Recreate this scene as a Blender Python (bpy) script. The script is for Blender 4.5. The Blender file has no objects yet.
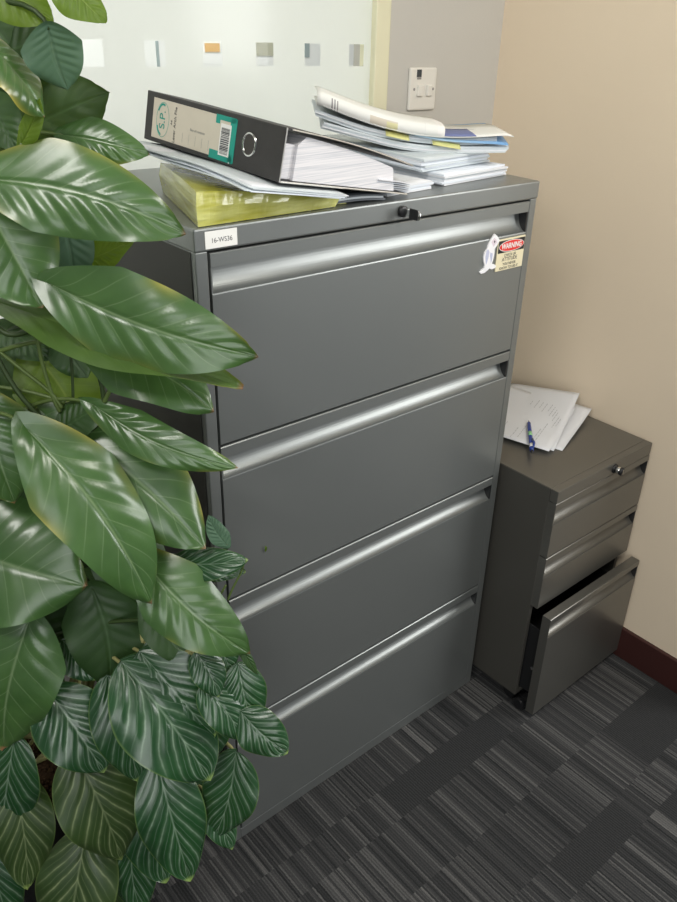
import bpy, bmesh, math, random
from mathutils import Vector, Matrix
random.seed(7)
C = bpy.context.scene.collection
PI = math.pi

# ------------------------------------------------------------------ helpers
def empty(name, loc, label=None, cat=None, group=None, rot=None):
    o = bpy.data.objects.new(name, None); C.objects.link(o); o.location = loc
    o.empty_display_size = .05
    if rot is not None: o.rotation_euler = rot
    tag(o, label, cat, group); return o
def tag(o, label=None, cat=None, group=None, kind=None):
    if label: o['label'] = label
    if cat: o['category'] = cat
    if group: o['group'] = group
    if kind: o['kind'] = kind
    return o
def obj(name, bm, mats, parent=None, smooth=False, bevel=0, segs=2):
    me = bpy.data.meshes.new(name)
    bm.normal_update(); bm.to_mesh(me); bm.free()
    o = bpy.data.objects.new(name, me); C.objects.link(o)
    for m in (mats if isinstance(mats, (list, tuple)) else [mats]): me.materials.append(m)
    if smooth:
        for p in me.polygons: p.use_smooth = True
    if bevel:
        b = o.modifiers.new('b', 'BEVEL'); b.width = bevel; b.segments = segs; b.limit_method = 'ANGLE'
        b.harden_normals = False
    if parent is not None:
        o.parent = parent
        # all part meshes are built in world coordinates: move them into the parent's frame
        me.transform(parent_world(parent).inverted())
    return o
def parent_world(p):
    m = Matrix.LocRotScale(p.location, p.rotation_euler, p.scale)
    return (parent_world(p.parent) @ m) if p.parent else m
def box(bm, x0, x1, y0, y1, z0, z1, mat=0, M=None):
    vs = [bm.verts.new((x, y, z)) for x in (x0, x1) for y in (y0, y1) for z in (z0, z1)]
    if M is not None:
        for v in vs: v.co = M @ v.co
    for q in ((0,1,3,2),(4,6,7,5),(0,4,5,1),(2,3,7,6),(0,2,6,4),(1,5,7,3)):
        f = bm.faces.new([vs[i] for i in q]); f.material_index = mat
    return vs
def NB(): return bmesh.new()
def boxo(name, dims, m, parent=None, bevel=0, M=None):
    bm = NB(); box(bm, *dims, M=M); return obj(name, bm, m, parent, bevel=bevel)
def prism(bm, prof, x0, x1, mat=0):
    """extrude a closed (y,z) outline along x"""
    A = [bm.verts.new((x0, y, z)) for y, z in prof]; B = [bm.verts.new((x1, y, z)) for y, z in prof]
    n = len(prof)
    for i in range(n):
        f = bm.faces.new([A[i], A[(i+1) % n], B[(i+1) % n], B[i]]); f.material_index = mat
    bm.faces.new(A[::-1]).material_index = mat; bm.faces.new(B).material_index = mat
    bmesh.ops.recalc_face_normals(bm, faces=bm.faces)
def tube(bm, pts, rad, n=8, cap=True):
    """swept circle through points; rad number or list"""
    pts = [Vector(p) for p in pts]; N = len(pts)
    rs = rad if isinstance(rad, (list, tuple)) else [rad]*N
    rings = []; up = Vector((0, 0, 1)); prev = None
    for i, p in enumerate(pts):
        t = (pts[min(i+1, N-1)] - pts[max(i-1, 0)]).normalized()
        if prev is None:
            a = t.cross(up)
            if a.length < .1: a = t.cross(Vector((1, 0, 0)))
            a.normalize()
        else:
            a = (prev - t*prev.dot(t)).normalized()
        prev = a; b = t.cross(a)
        rings.append([bm.verts.new(p + (a*math.cos(2*PI*k/n) + b*math.sin(2*PI*k/n))*rs[i]) for k in range(n)])
    for i in range(N-1):
        for k in range(n):
            bm.faces.new([rings[i][k], rings[i][(k+1) % n], rings[i+1][(k+1) % n], rings[i+1][k]])
    if cap:
        bm.faces.new(rings[0][::-1]); bm.faces.new(rings[-1])
def bez(p0, p1, p2, p3, n=12):
    out = []
    for i in range(n+1):
        t = i/n; s = 1-t
        out.append(Vector(p0)*s**3 + Vector(p1)*3*s*s*t + Vector(p2)*3*s*t*t + Vector(p3)*t**3)
    return out
def lathe(bm, prof, cx, cy, n=40):
    rings = [[bm.verts.new((cx + r*math.cos(2*PI*k/n), cy + r*math.sin(2*PI*k/n), z)) for k in range(n)] for r, z in prof]
    for i in range(len(rings)-1):
        for k in range(n): bm.faces.new([rings[i][k], rings[i][(k+1) % n], rings[i+1][(k+1) % n], rings[i+1][k]])
def text(name, body, size, M, m, parent, ext=.0001, align='CENTER', sx=1.0, bold=0.0):
    cu = bpy.data.curves.new(name, 'FONT'); cu.body = body; cu.size = size; cu.extrude = ext
    cu.align_x = align; cu.align_y = 'CENTER'; cu.offset = bold
    t = bpy.data.objects.new('tmp', cu); C.objects.link(t)
    dg = bpy.context.evaluated_depsgraph_get(); me = bpy.data.meshes.new_from_object(t.evaluated_get(dg))
    bpy.data.objects.remove(t)
    me.transform(M @ Matrix.Diagonal((sx, 1, 1, 1)))
    me.transform(parent_world(parent).inverted())
    me.materials.clear(); me.materials.append(m)
    o = bpy.data.objects.new(name, me); C.objects.link(o); o.parent = parent
    return o

# ------------------------------------------------------------------ materials
def mat(name, col, rough=.5, metal=0, spec=.5, **kw):
    m = bpy.data.materials.new(name); m.use_nodes = True
    b = m.node_tree.nodes['Principled BSDF']
    b.inputs['Base Color'].default_value = (*col, 1); b.inputs['Roughness'].default_value = rough
    b.inputs['Metallic'].default_value = metal; b.inputs['Specular IOR Level'].default_value = spec
    for k, v in kw.items(): b.inputs[k.replace('_', ' ')].default_value = v
    return m
def nodes(m): return m.node_tree.nodes, m.node_tree.links, m.node_tree.nodes['Principled BSDF']
def noise_var(m, scale=5, amt=.15, bump=0, bscale=80, coord='Object', detail=4):
    N, L, b = nodes(m)
    tc = N.new('ShaderNodeTexCoord'); nz = N.new('ShaderNodeTexNoise'); nz.inputs['Scale'].default_value = scale; nz.inputs['Detail'].default_value = detail
    L.new(tc.outputs[coord], nz.inputs['Vector'])
    c = b.inputs['Base Color'].default_value[:]
    mx = N.new('ShaderNodeMix'); mx.data_type = 'RGBA'
    mx.inputs[6].default_value = tuple(x*(1-amt) for x in c[:3])+(1,); mx.inputs[7].default_value = tuple(min(1, x*(1+amt)) for x in c[:3])+(1,)
    L.new(nz.outputs['Fac'], mx.inputs[0]); L.new(mx.outputs[2], b.inputs['Base Color'])
    if bump:
        n2 = N.new('ShaderNodeTexNoise'); n2.inputs['Scale'].default_value = bscale; L.new(tc.outputs[coord], n2.inputs['Vector'])
        bp = N.new('ShaderNodeBump'); bp.inputs['Strength'].default_value = bump; bp.inputs['Distance'].default_value = .002
        L.new(n2.outputs['Fac'], bp.inputs['Height']); L.new(bp.outputs['Normal'], b.inputs['Normal'])
    return m

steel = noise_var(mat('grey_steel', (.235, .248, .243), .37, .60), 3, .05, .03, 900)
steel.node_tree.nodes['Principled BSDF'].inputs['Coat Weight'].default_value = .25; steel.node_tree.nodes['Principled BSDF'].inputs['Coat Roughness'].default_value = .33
steel_shade = noise_var(mat('side_shaded_steel', (.045, .042, .038), .55, .1), 3, .06, .04, 900)  # cabinet steel darkened to carry the plant's shade
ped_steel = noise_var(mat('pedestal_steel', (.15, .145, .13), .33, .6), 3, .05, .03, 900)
ped_shade = noise_var(mat('pedestal_shaded_steel', (.075, .071, .062), .5, .2), 3, .06, .04, 900)  # pedestal steel again, with the shade on its side put into the colour
ped_steel.node_tree.nodes['Principled BSDF'].inputs['Coat Weight'].default_value = .25; ped_steel.node_tree.nodes['Principled BSDF'].inputs['Coat Roughness'].default_value = .22
blackp = mat('black_plastic', (.012, .012, .013), .35)
darkgap = mat('dark_inside', (.008, .008, .009), .8)
chrome = mat('chrome', (.75, .75, .74), .15, 1)
white_lbl = mat('label_white', (.82, .81, .78), .55)
ink = mat('ink', (.05, .05, .055), .6)
wall_m = noise_var(mat('wall_paint', (.82, .69, .53), .85, 0, .25), 1.5, .03, .12, 260)
wallb_m = noise_var(mat('back_wall_paint', (.58, .56, .52), .85, 0, .25), 1.5, .03, .12, 260)
base_m = noise_var(mat('baseboard_maroon', (.045, .012, .010), .55), 8, .1)
cream = mat('frame_cream', (.80, .77, .56), .5)
ceil_m = mat('ceiling_white', (.8, .8, .78), .9)
paper_cols = []

# carpet: face attributes (dark block flag, random) drive the stripe pattern
carpet = bpy.data.materials.new('carpet'); carpet.use_nodes = True
N, L, b = nodes(carpet); b.inputs['Roughness'].default_value = .95; b.inputs['Specular IOR Level'].default_value = .1
def math_n(op, a=None, bb=None, c=None):
    n = N.new('ShaderNodeMath'); n.operation = op
    for i, q in enumerate((a, bb, c)):
        if q is None: continue
        if isinstance(q, (int, float)): n.inputs[i].default_value = q
        else: L.new(q, n.inputs[i])
    return n.outputs[0]
tc = N.new('ShaderNodeTexCoord'); sp = N.new('ShaderNodeSeparateXYZ'); L.new(tc.outputs['Object'], sp.inputs[0])
at = N.new('ShaderNodeAttribute'); at.attribute_name = 'blk'
asp = N.new('ShaderNodeSeparateXYZ'); L.new(at.outputs['Vector'], asp.inputs[0])
rnd, dark = asp.outputs[0], asp.outputs[1]
wob = N.new('ShaderNodeTexNoise'); wob.inputs['Scale'].default_value = 160; L.new(tc.outputs['Object'], wob.inputs['Vector'])
xw = math_n('ADD', sp.outputs[0], math_n('MULTIPLY', math_n('SUBTRACT', wob.outputs['Fac'], .5), .0035))
# fine loops
fine = math_n('SINE', math_n('MULTIPLY', xw, 2*PI/.0062))
# yarn bars of random tone, 5.5 mm
def bars(width, salt):
    wn = N.new('ShaderNodeTexWhiteNoise'); wn.noise_dimensions = '2D'
    cb = N.new('ShaderNodeCombineXYZ')
    L.new(math_n('FLOOR', math_n('DIVIDE', xw, width)), cb.inputs[0]); L.new(math_n('ADD', math_n('MULTIPLY', rnd, 977.0), salt), cb.inputs[1])
    L.new(cb.outputs[0], wn.inputs['Vector']); return wn.outputs['Value']
b1 = bars(.0048, 1.3); b2 = bars(.0144, 7.7)
tone = math_n('ADD', math_n('MULTIPLY', math_n('POWER', b1, 1.6), .60), math_n('MULTIPLY', b2, .28))
tone_s = math_n('ADD', tone, math_n('MULTIPLY', fine, .10))
tone_d = math_n('ADD', math_n('MULTIPLY', fine, .13), .18)
mixd = N.new('ShaderNodeMix'); L.new(dark, mixd.inputs[0]); L.new(tone_s, mixd.inputs[2]); L.new(tone_d, mixd.inputs[3])
nz = N.new('ShaderNodeTexNoise'); nz.inputs['Scale'].default_value = 420; nz.inputs['Detail'].default_value = 3; L.new(tc.outputs['Object'], nz.inputs['Vector'])
tt = math_n('ADD', mixd.outputs[0], math_n('MULTIPLY', math_n('SUBTRACT', nz.outputs['Fac'], .5), .55))
cr = N.new('ShaderNodeValToRGB'); L.new(tt, cr.inputs[0])
cr.color_ramp.elements[0].position = .0; cr.color_ramp.elements[0].color = (.020, .021, .022, 1)
cr.color_ramp.elements[1].position = 1.0; cr.color_ramp.elements[1].color = (.150, .146, .142, 1)
e = cr.color_ramp.elements.new(.42); e.color = (.050, .050, .051, 1)
L.new(cr.outputs[0], b.inputs['Base Color'])
bp = N.new('ShaderNodeBump'); bp.inputs['Strength'].default_value = .5; bp.inputs['Distance'].default_value = .003
L.new(tt, bp.inputs['Height']); L.new(bp.outputs['Normal'], b.inputs['Normal'])

# ------------------------------------------------------------------ room shell
WX, WY = 1.182, .486          # right wall and back wall planes
bm = NB()
lay = bm.faces.layers.float_vector.new('blk')
ys = [-4.0]
bands = [.14, .08, .145, .085, .10]      # widths repeating
y = -.335 - .14 - .08 - .13
ys = [-.335, -.475, -.555]
yy = -.555; k = 0
while yy > -3.6:
    yy -= [.145, .10, .14, .085, .12][k % 5]; k += 1; ys.append(yy)
up = [-.19, -.105, .0, .12, .2, .335, .42, .6]
ys = sorted(ys + up)
rr = random.Random(3)
DARK = [(.33, .715, -.19, -.105), (.49, .74, -.555, -.475), (.90, 1.182, -.475, -.335), (.80, 1.06, -.70, -.555), ]
for i in range(len(ys)-1):
    y0, y1 = ys[i], ys[i+1]
    xs = {-2.0, WX + .02, -.18, .32, .82, -.68, -1.18}
    for d in DARK:
        if d[2] - .01 < (y0+y1)/2 < d[3] + .01: xs |= {d[0], d[1]}
    x = -1.95 + rr.random()*.2
    while x < WX:
        if all(abs(x-q) > .07 for q in xs): xs.add(x)
        x += rr.choice([.06, .11, .15, .2, .25])
    xs = sorted(q for q in xs if q <= WX + .021)
    for a, bx_ in zip(xs, xs[1:]):
        f = bm.faces.new([bm.verts.new((a, y0, 0)), bm.verts.new((bx_, y0, 0)), bm.verts.new((bx_, y1, 0)), bm.verts.new((a, y1, 0))])
        mx_, my_ = (a+bx_)/2, (y0+y1)/2
        dk = 1.0 if any(d[0] < mx_ < d[1] and d[2] < my_ < d[3] for d in DARK) else (1.0 if (rr.random() < .10 and not (.2 < mx_ < 1.18 and -.7 < my_ < .1)) else (rr.random()*.35))
        f[lay] = Vector((rr.random(), dk, 0))
tag(obj('floor', bm, carpet), 'dark grey striped carpet tile floor', kind='structure')

SILL, HEAD = .86, 2.35
bm = NB()
box(bm, .80, WX+.12, WY, WY+.12, 0, 2.6)
box(bm, -2.0, .80, WY, WY+.12, 0, SILL)
box(bm, -2.0, .80, WY, WY+.12, HEAD, 2.6)
tag(obj('wall_back', bm, wallb_m), 'off-white painted wall beside the frosted glass', kind='structure')
tag(boxo('wall_right', (WX, WX+.12, -.50, WY, 0, 2.6), wall_m), 'plain cream painted side wall', kind='structure')
tag(boxo('ceiling', (-2.0, WX+.12, -3.6, WY+.12, 2.6, 2.7), ceil_m), kind='structure')
tag(boxo('baseboard_right', (WX-.012, WX, -.50, WY, .0, .101), base_m, bevel=.003), 'dark maroon skirting along the cream wall', kind='structure')
tag(boxo('baseboard_back', (-2.0, WX-.012, WY-.012, WY, .0, .101), base_m, bevel=.003), kind='structure')
bm = NB(); box(bm, .757, .80, WY-.004, WY+.05, SILL, HEAD)
tag(obj('trim_1', bm, cream, bevel=.003), 'cream edge frame at the end of the glass', kind='structure')
bm = NB(); box(bm, -2.0, .757, WY-.01, WY+.05, SILL-.03, SILL)
tag(obj('trim_2', bm, cream, bevel=.003), kind='structure')

# frosted glass with a row of clear little squares
frost = bpy.data.materials.new('frosted_glass'); frost.use_nodes = True
N, L, b = nodes(frost)
out = N['Material Output']; N.remove(b)
tr = N.new('ShaderNodeBsdfTranslucent'); tr.inputs[0].default_value = (.83, .85, .80, 1)
df = N.new('ShaderNodeBsdfDiffuse'); df.inputs[0].default_value = (.80, .83, .76, 1)
gl = N.new('ShaderNodeBsdfGlossy'); gl.inputs['Roughness'].default_value = .12; gl.inputs[0].default_value = (.9, .9, .9, 1)
m1 = N.new('ShaderNodeMixShader'); m1.inputs[0].default_value = .3; L.new(tr.outputs[0], m1.inputs[1]); L.new(df.outputs[0], m1.inputs[2])
m2 = N.new('ShaderNodeMixShader'); m2.inputs[0].default_value = .015; L.new(m1.outputs[0], m2.inputs[1]); L.new(gl.outputs[0], m2.inputs[2])
L.new(m2.outputs[0], out.inputs[0])
clear = bpy.data.materials.new('clear_glass'); clear.use_nodes = True
N, L, b = nodes(clear); out = N['Material Output']; N.remove(b)
tp = N.new('ShaderNodeBsdfTransparent'); tp.inputs[0].default_value = (.96, .97, .95, 1)
gl = N.new('ShaderNodeBsdfGlossy'); gl.inputs['Roughness'].default_value = .02
m1 = N.new('ShaderNodeMixShader'); m1.inputs[0].default_value = .012; L.new(tp.outputs[0], m1.inputs[1]); L.new(gl.outputs[0], m1.inputs[2]); L.new(m1.outputs[0], out.inputs[0])
GY = WY + .012
sq = []
x = .594 - .1215*16
while x < .72:
    sq.append((x-.021, x+.021)); x += .1215
Z0, Z1 = 1.488, 1.531
bm = NB()
def quad(x0, x1, z0, z1, mi):
    f = bm.faces.new([bm.verts.new(p) for p in ((x0, GY, z0), (x1, GY, z0), (x1, GY, z1), (x0, GY, z1))]); f.material_index = mi
quad(-2.0, .757, SILL, Z0, 0); quad(-2.0, .757, Z1, HEAD, 0)
px = -2.0
for a, c_ in sq:
    quad(px, a, Z0, Z1, 0); quad(a, c_, Z0, Z1, 1); px = c_
quad(px, .757, Z0, Z1, 0)
tag(obj('window_1', bm, [frost, clear]), 'frosted glass pane with a row of small clear squares', kind='structure')
# the bright room beyond the glass
far = mat('beyond_wall', (.85, .87, .84), .9)
tag(boxo('wall_beyond', (-3.4, 3.2, 2.6, 2.7, -.2, 3.2), far), kind='structure')
def beyond(name, x0, x1, z0, z1, m, lbl, cat):
    o = boxo(name, (x0, x1, 2.594, 2.5995, z0, z1), m); tag(o, lbl, cat); return o
def through(px_x):   # place along the sight line through a clear square
    s = (2.596 + .987)/(GY + .987); return -.565 + (px_x + .565)*s
b_or = mat('orange_card', (.75, .45, .13), .6); b_gr = mat('olive_card', (.50, .50, .38), .6); b_gy = mat('grey_blind', (.35, .42, .42), .5)
zz = lambda z: 1.588 + (z-1.588)*(2.596+.987)/(GY+.987)
beyond('notice_card', through(.594-.1215*2-.016), through(.594-.1215*2+.016), zz(1.513), zz(1.528), b_or, 'small orange card seen through a clear square of the glass', 'card')
beyond('pin_board', through(.594-.1215-.021), through(.594-.1215+.021), zz(1.507), zz(1.536), b_gr, 'olive grey board seen through a clear square of the glass', 'board')
beyond('door_frame_strip', through(.594-.021), through(.594-.009), zz(1.505), zz(1.532), b_gy, 'grey strip seen through the square nearest the glass edge', 'strip')
beyond('cable_conduit', through(.229+.003), through(.229+.008), zz(1.486), zz(1.53), b_gy, 'thin dark conduit seen through a clear square of the glass', 'conduit')

# ------------------------------------------------------------------ wall switch
sw = empty('light_switch', (.909, WY, 1.438), 'white double switch plate on the back wall above the cabinet', 'switch')
pl = mat('switch_white', (.80, .775, .72), .35)
plg = mat('switch_grey', (.30, .29, .28), .5)
boxo('plate', (.865, .954, WY-.008, WY, 1.394, 1.486), pl, sw, .004)
for x in (.897, .927): 
    boxo('rocker', (x-.0085, x+.0085, WY-.014, WY-.007, 1.425, 1.449), pl, sw, .002)
for x in (.880, .943):
    bm = NB(); tube(bm, [(x, WY-.0085, 1.440), (x, WY-.006, 1.440)], .0032, 12); obj('screw', bm, plg, sw)
boxo('indicator_window', (.886, .901, WY-.0088, WY-.006, 1.466, 1.482), mat('indicator', (.05, .06, .07), .2), sw)
boxo('indicator_tab', (.887, .901, WY-.0086, WY-.006, 1.461, 1.4655), plg, sw)

# ------------------------------------------------------------------ drawer front
def drawer_profile(zt, zb, yf, th=.024, strip=.020, rec=.040, depth=.021):
    P = [(yf+.0015, zt), (yf, zt-.0015), (yf, zt-strip), (yf+.003, zt-strip-.001)]
    P += [(yf+depth, zt-strip-.001)]
    # concave quarter scoop from behind the lip, turning out to the face
    for i in range(0, 13):
        a = (PI/2)*i/12*.93
        P.append((yf + .0006 + (depth-.0006)*(math.cos(a)-math.cos(PI/2*.93))/(1-math.cos(PI/2*.93)), zt-strip-.003 - (rec-.004)*math.sin(a)/math.sin(PI/2*.93)))
    P.append((yf, zt-strip-rec-.001))
    P += [(yf, zb+.0015), (yf+.0015, zb), (yf+th, zb), (yf+th, zt)]
    return P
def drawer(parent, x0, x1, zt, zb, yf, m, name='drawer', strip=.020, rec=.040):
    d = empty(name, ((x0+x1)/2, yf, zb)); d.parent = parent
    d.location = parent_world(parent).inverted() @ Vector(((x0+x1)/2, yf, zb))
    bm = NB(); prism(bm, drawer_profile(zt, zb, yf, strip=strip, rec=rec), x0, x1)
    obj('front_panel', bm, m, d)
    for a, c_, cm in ((x0-.0003, x0+.002, m), (x1-.003, x1-.0002, blackp)):
        bm = NB(); z1_, z0_ = zt-strip-.0005, zt-strip-rec+.0005
        V0 = [(yf+.0008, z1_+.0005), (yf+.0008, z0_), (yf+.012, z0_), (yf+.022, z1_-.012), (yf+.022, z1_+.0005)]
        va = [bm.verts.new((a, y, z)) for y, z in V0]; vb = [bm.verts.new((c_, y, z)) for y, z in V0]
        bm.faces.new(va[::-1]); bm.faces.new(vb)
        for i in range(5): bm.faces.new([va[i], va[(i+1)%5], vb[(i+1)%5], vb[i]])
        bmesh.ops.recalc_face_normals(bm, faces=bm.faces); obj('pull_end_cap', bm, cm, d)
    return d

# ------------------------------------------------------------------ tall cabinet
W, H, D = .766, 1.32, .455
cab = empty('filing_cabinet', (W/2, D/2, 0), 'tall grey steel four-drawer filing cabinet standing against the glass', 'filing cabinet')
bm = NB()
box(bm, 0, .020, 0, D, .0, H-.033); box(bm, W-.020, W, 0, D, 0, H-.033)
box(bm, .020, W-.020, D-.01, D, 0, H-.033); box(bm, .020, W-.020, .0, D-.01, 0, .030)
obj('cabinet_body', bm, steel, cab, bevel=.0018)
boxo('cabinet_inside', (.0205, W-.0205, .027, D-.012, .031, H-.034), darkgap, cab)
bm = NB(); box(bm, -.001, W+.001, -.002, D, H-.033, H)
obj('cabinet_top', bm, steel, cab, bevel=.003)
side = boxo('side_shade_sheet', (-.0012, -.0002, .012, D-.004, .004, H-.035), steel_shade, cab)  # thin added sheet over the left side, plant shade painted in its colour
zs = [1.2835, .973, .660, .3430, .0288]
for i in range(4):
    drawer(cab, .0235, W-.0225, zs[i] - (0.0 if i == 0 else .0022), zs[i+1] + .0022, -.001, steel)
# lock + key
lock = empty('lock', (0, 0, 0)); lock.parent = cab; lock.location = Vector((.395, -.002, 1.3025)) - cab.location
bm = NB(); tube(bm, [(.395, -.001, 1.3025), (.395, -.009, 1.3025), (.395, -.0095, 1.3025)], [.0095, .0095, .008], 20); obj('lock_barrel', bm, blackp, lock, True)
bm = NB(); box(bm, .3935, .3965, -.022, -.009, 1.297, 1.308); obj('key_blade', bm, chrome, lock)
bm = NB(); box(bm, .3945, .398, -.040, -.020, 1.293, 1.3105); obj('key_bow', bm, blackp, lock, bevel=.002)
bm = NB()
R_ = [(.3965 , -.0400 - .005*math.sin(a), 1.301 + .007*math.cos(a)) for a in [PI*k/10 for k in range(11)]]
tube(bm, R_, .0011, 6); obj('key_ring', bm, chrome, lock)
# name label
FR = Matrix(((1,0,0,0),(0,0,-1,0),(0,1,0,0),(0,0,0,1)))   # text plane facing -y
nl = boxo('name_label', (.0155, .0685, -.0030, -.0021, 1.2905, 1.3150), white_lbl, cab, .0004); nl['label'] = 'white label with the desk code 16-WS36'
text('label_lettering', '16-WS36', .0098, Matrix.Translation((.0425, -.00305, 1.3015)) @ FR, ink, nl, sx=.95)
# warning sticker
wy = -.0035
ws = boxo('warning_sticker', (.659, .7415, wy, -.0012, 1.157, 1.2195), mat('sticker_cream', (.78, .70, .48), .5), cab, .0006)
ws['label'] = 'cream warning sticker with a red oval'
def rect(name, x0, x1, z0, z1, y, m, parent): 
    bm = NB(); box(bm, x0, x1, y-.0002, y, z0, z1); return obj(name, bm, m, parent)
rect('black_band', .6605, .740, 1.1925, 1.2165, wy-.0001, mat('sticker_black', (.012, .012, .012), .4), ws)
bm = NB()
vs = [bm.verts.new((.7003 + .0365*math.cos(a), wy-.0006, 1.2045 + .0102*math.sin(a))) for a in [2*PI*k/40 for k in range(40)]]
vo = [bm.verts.new((.7003 + .0378*math.cos(a), wy-.00045, 1.2045 + .0114*math.sin(a))) for a in [2*PI*k/40 for k in range(40)]]
bm.faces.new(vo).material_index = 1; bm.faces.new(vs)
obj('red_oval', bm, [mat('sticker_red', (.75, .03, .025), .4), white_lbl], ws)
text('warning_lettering', 'WARNING', .0145, Matrix.Translation((.7003, wy-.0008, 1.2043)) @ FR, white_lbl, ws, sx=.86, bold=.0004)
for s_, z, sz in (('CHECK UR', 1.1865, .0078), ('ATTITUDE', 1.1785, .0105), ('YOU NEVER', 1.1692, .0078), ('KNOW TO USE IT', 1.1615, .0074)):
    text('sticker_lettering', s_, sz, Matrix.Translation((.699, wy-.0003, z)) @ FR, ink, ws, sx=.95)
# die-cut figure sticker
fig = [(0.629,1.2335),(.6345,1.228),(.640,1.219),(.6365,1.211),(.6320,1.204),(.6325,1.196),(.6318,1.185),(.6300,1.176),(.636,1.173),(.6385,1.169),(.637,1.1655),
       (.630,1.1645),(.6265,1.168),(.6240,1.1655),(.618,1.1612),(.611,1.1605),(.6085,1.164),(.612,1.168),(.6165,1.1705),(.6165,1.176),(.6140,1.183),(.6128,1.192),(.6140,1.2005),(.6180,1.207),(.6190,1.213),(.6220,1.2215)]
def poly(name, pts, y, m, parent, th=.0004, sh=(0, 0)):
    if name != 'figure_sticker': pts = [(.611+(x-.6085)*1.55, z) for x, z in pts]
    bm = NB(); A = [bm.verts.new((x+.0015+sh[0], y, z+sh[1])) for x, z in pts]; B = [bm.verts.new((x+.0015+sh[0], y+th, z+sh[1])) for x, z in pts]
    bm.faces.new(A); bm.faces.new(B[::-1])
    for i in range(len(pts)): bm.faces.new([A[i], A[(i+1) % len(pts)], B[(i+1) % len(pts)], B[i]])
    bmesh.ops.recalc_face_normals(bm, faces=bm.faces); return obj(name, bm, m, parent)
lav = mat('sticker_lavender', (.50, .52, .68), .5); pink = mat('sticker_pink', (.72, .62, .68), .5)
fig = [(.611+(x-.6085)*1.55, z) for x, z in fig]
fg = poly('figure_sticker', fig, -.0042, mat('sticker_white', (.85, .84, .86), .45), cab, .003)
fg['label'] = 'white cut-out sticker of a standing figure with big shoes'
poly('figure_shading', [(.6165,1.2030),(.6195,1.2065),(.6225,1.2000),(.6215,1.1880),(.6190,1.1765),(.6172,1.1830),(.6158,1.1930)], -.0044, lav, fg, .0001)
poly('figure_shading', [(.6245,1.1990),(.6290,1.1960),(.6292,1.1850),(.6275,1.1770),(.6262,1.1850),(.6240,1.1930)], -.0044, lav, fg, .0001)
poly('figure_shading', [(.6240,1.2190),(.6285,1.2265),(.6335,1.2215),(.6350,1.2165),(.6290,1.2090)], -.0044, pink, fg, .0001)
poly('figure_mark', [(.6285,1.2185),(.6300,1.2215),(.6315,1.2185),(.6300,1.2155)], -.00455, ink, fg, .0001)

# ------------------------------------------------------------------ low pedestal
pl_, pr_, pf, ph = .782, 1.172, -.157, .678
ped = empty('drawer_pedestal', ((pl_+pr_)/2, .15, 0), 'low grey three-drawer pedestal on castors between the tall cabinet and the wall', 'drawer unit')
PB = .428
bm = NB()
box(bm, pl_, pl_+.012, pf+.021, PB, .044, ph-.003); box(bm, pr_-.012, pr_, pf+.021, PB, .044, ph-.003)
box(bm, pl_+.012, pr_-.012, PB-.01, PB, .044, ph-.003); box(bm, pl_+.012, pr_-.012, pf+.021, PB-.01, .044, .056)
obj('pedestal_body', bm, ped_shade, ped, bevel=.0015)
bm = NB(); box(bm, pl_, pr_, pf+.0205, PB, ph-.003, ph); box(bm, pl_, pr_, pf, pf+.0205, ph-.032, ph)
obj('pedestal_top', bm, ped_steel, ped, bevel=.0015)
bm = NB(); box(bm, pl_+.0125, pr_-.0125, pf+.025, PB-.012, .345, ph-.034)
obj('pedestal_inside', bm, darkgap, ped)
drawer(ped, pl_+.0005, pr_-.0005, .6445, .4965, pf, ped_steel, strip=.017, rec=.040)
drawer(ped, pl_+.0005, pr_-.0005, .4935, .3455, pf, ped_steel, strip=.017, rec=.040)
od = drawer(ped, pl_+.0005, pr_-.0005, .338, .022, pf-.042, ped_steel, strip=.017, rec=.040)
od['label'] = 'deep bottom drawer pulled slightly open'
bm = NB()
box(bm, pl_+.022, pl_+.026, pf-.018, .35, .06, .27); box(bm, pr_-.026, pr_-.022, pf-.018, .35, .06, .27)
box(bm, pl_+.026, pr_-.026, pf-.018, .35, .06, .064); box(bm, pl_+.026, pr_-.026, .346, .35, .064, .27)
obj('drawer_box', bm, darkgap, od)
bm = NB(); tube(bm, [(pl_+.0215, pf-.004, .145), (pl_+.018, pf-.004, .145)], .005, 14); obj('runner_screw', bm, chrome, od)
lk = empty('lock', (0, 0, 0)); lk.parent = ped; lk.location = Vector((1.009, pf, .660)) - ped.location
bm = NB(); tube(bm, [(1.009, pf+.001, .660), (1.009, pf-.004, .660)], .0115, 24); obj('lock_collar', bm, blackp, lk, True)
bm = NB(); tube(bm, [(1.009, pf-.003, .660), (1.009, pf-.016, .660), (1.009, pf-.0175, .660)], [.0095, .0095, .008], 24); obj('lock_barrel', bm, chrome, lk, True)
bm = NB(); tube(bm, [(1.009, pf-.016, .660), (1.009, pf-.022, .660)], [.0102, .0102], 24); obj('lock_ring', bm, blackp, lk, True)
bm = NB(); box(bm, 1.0075, 1.0105, pf-.0235, pf-.021, .654, .666); obj('key_slot', bm, chrome, lk)
for x, y in ((pl_+.035, pf+.055), (pr_-.035, pf+.055), (pl_+.035, PB-.05), (pr_-.035, PB-.05)):
    cs = empty('caster', (0, 0, 0)); cs.parent = ped; cs.location = Vector((x, y, .02)) - ped.location
    for dx in (-.009, .009):
        bm = NB(); tube(bm, [(x+dx-.006, y, .0195), (x+dx+.006, y, .0195)], .0195, 20); obj('wheel', bm, blackp, cs, bevel=.002)
    bm = NB(); box(bm, x-.004, x+.004, y-.012, y+.012, .018, .0455); obj('caster_fork', bm, blackp, cs)
# levelling wheel under the open drawer's corner
bm = NB(); tube(bm, [(pl_+.004, pf+.010, .0175), (pl_+.022, pf+.010, .0175)], .0170, 20); obj('anti_tilt_wheel', bm, blackp, ped, bevel=.002)

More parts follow.
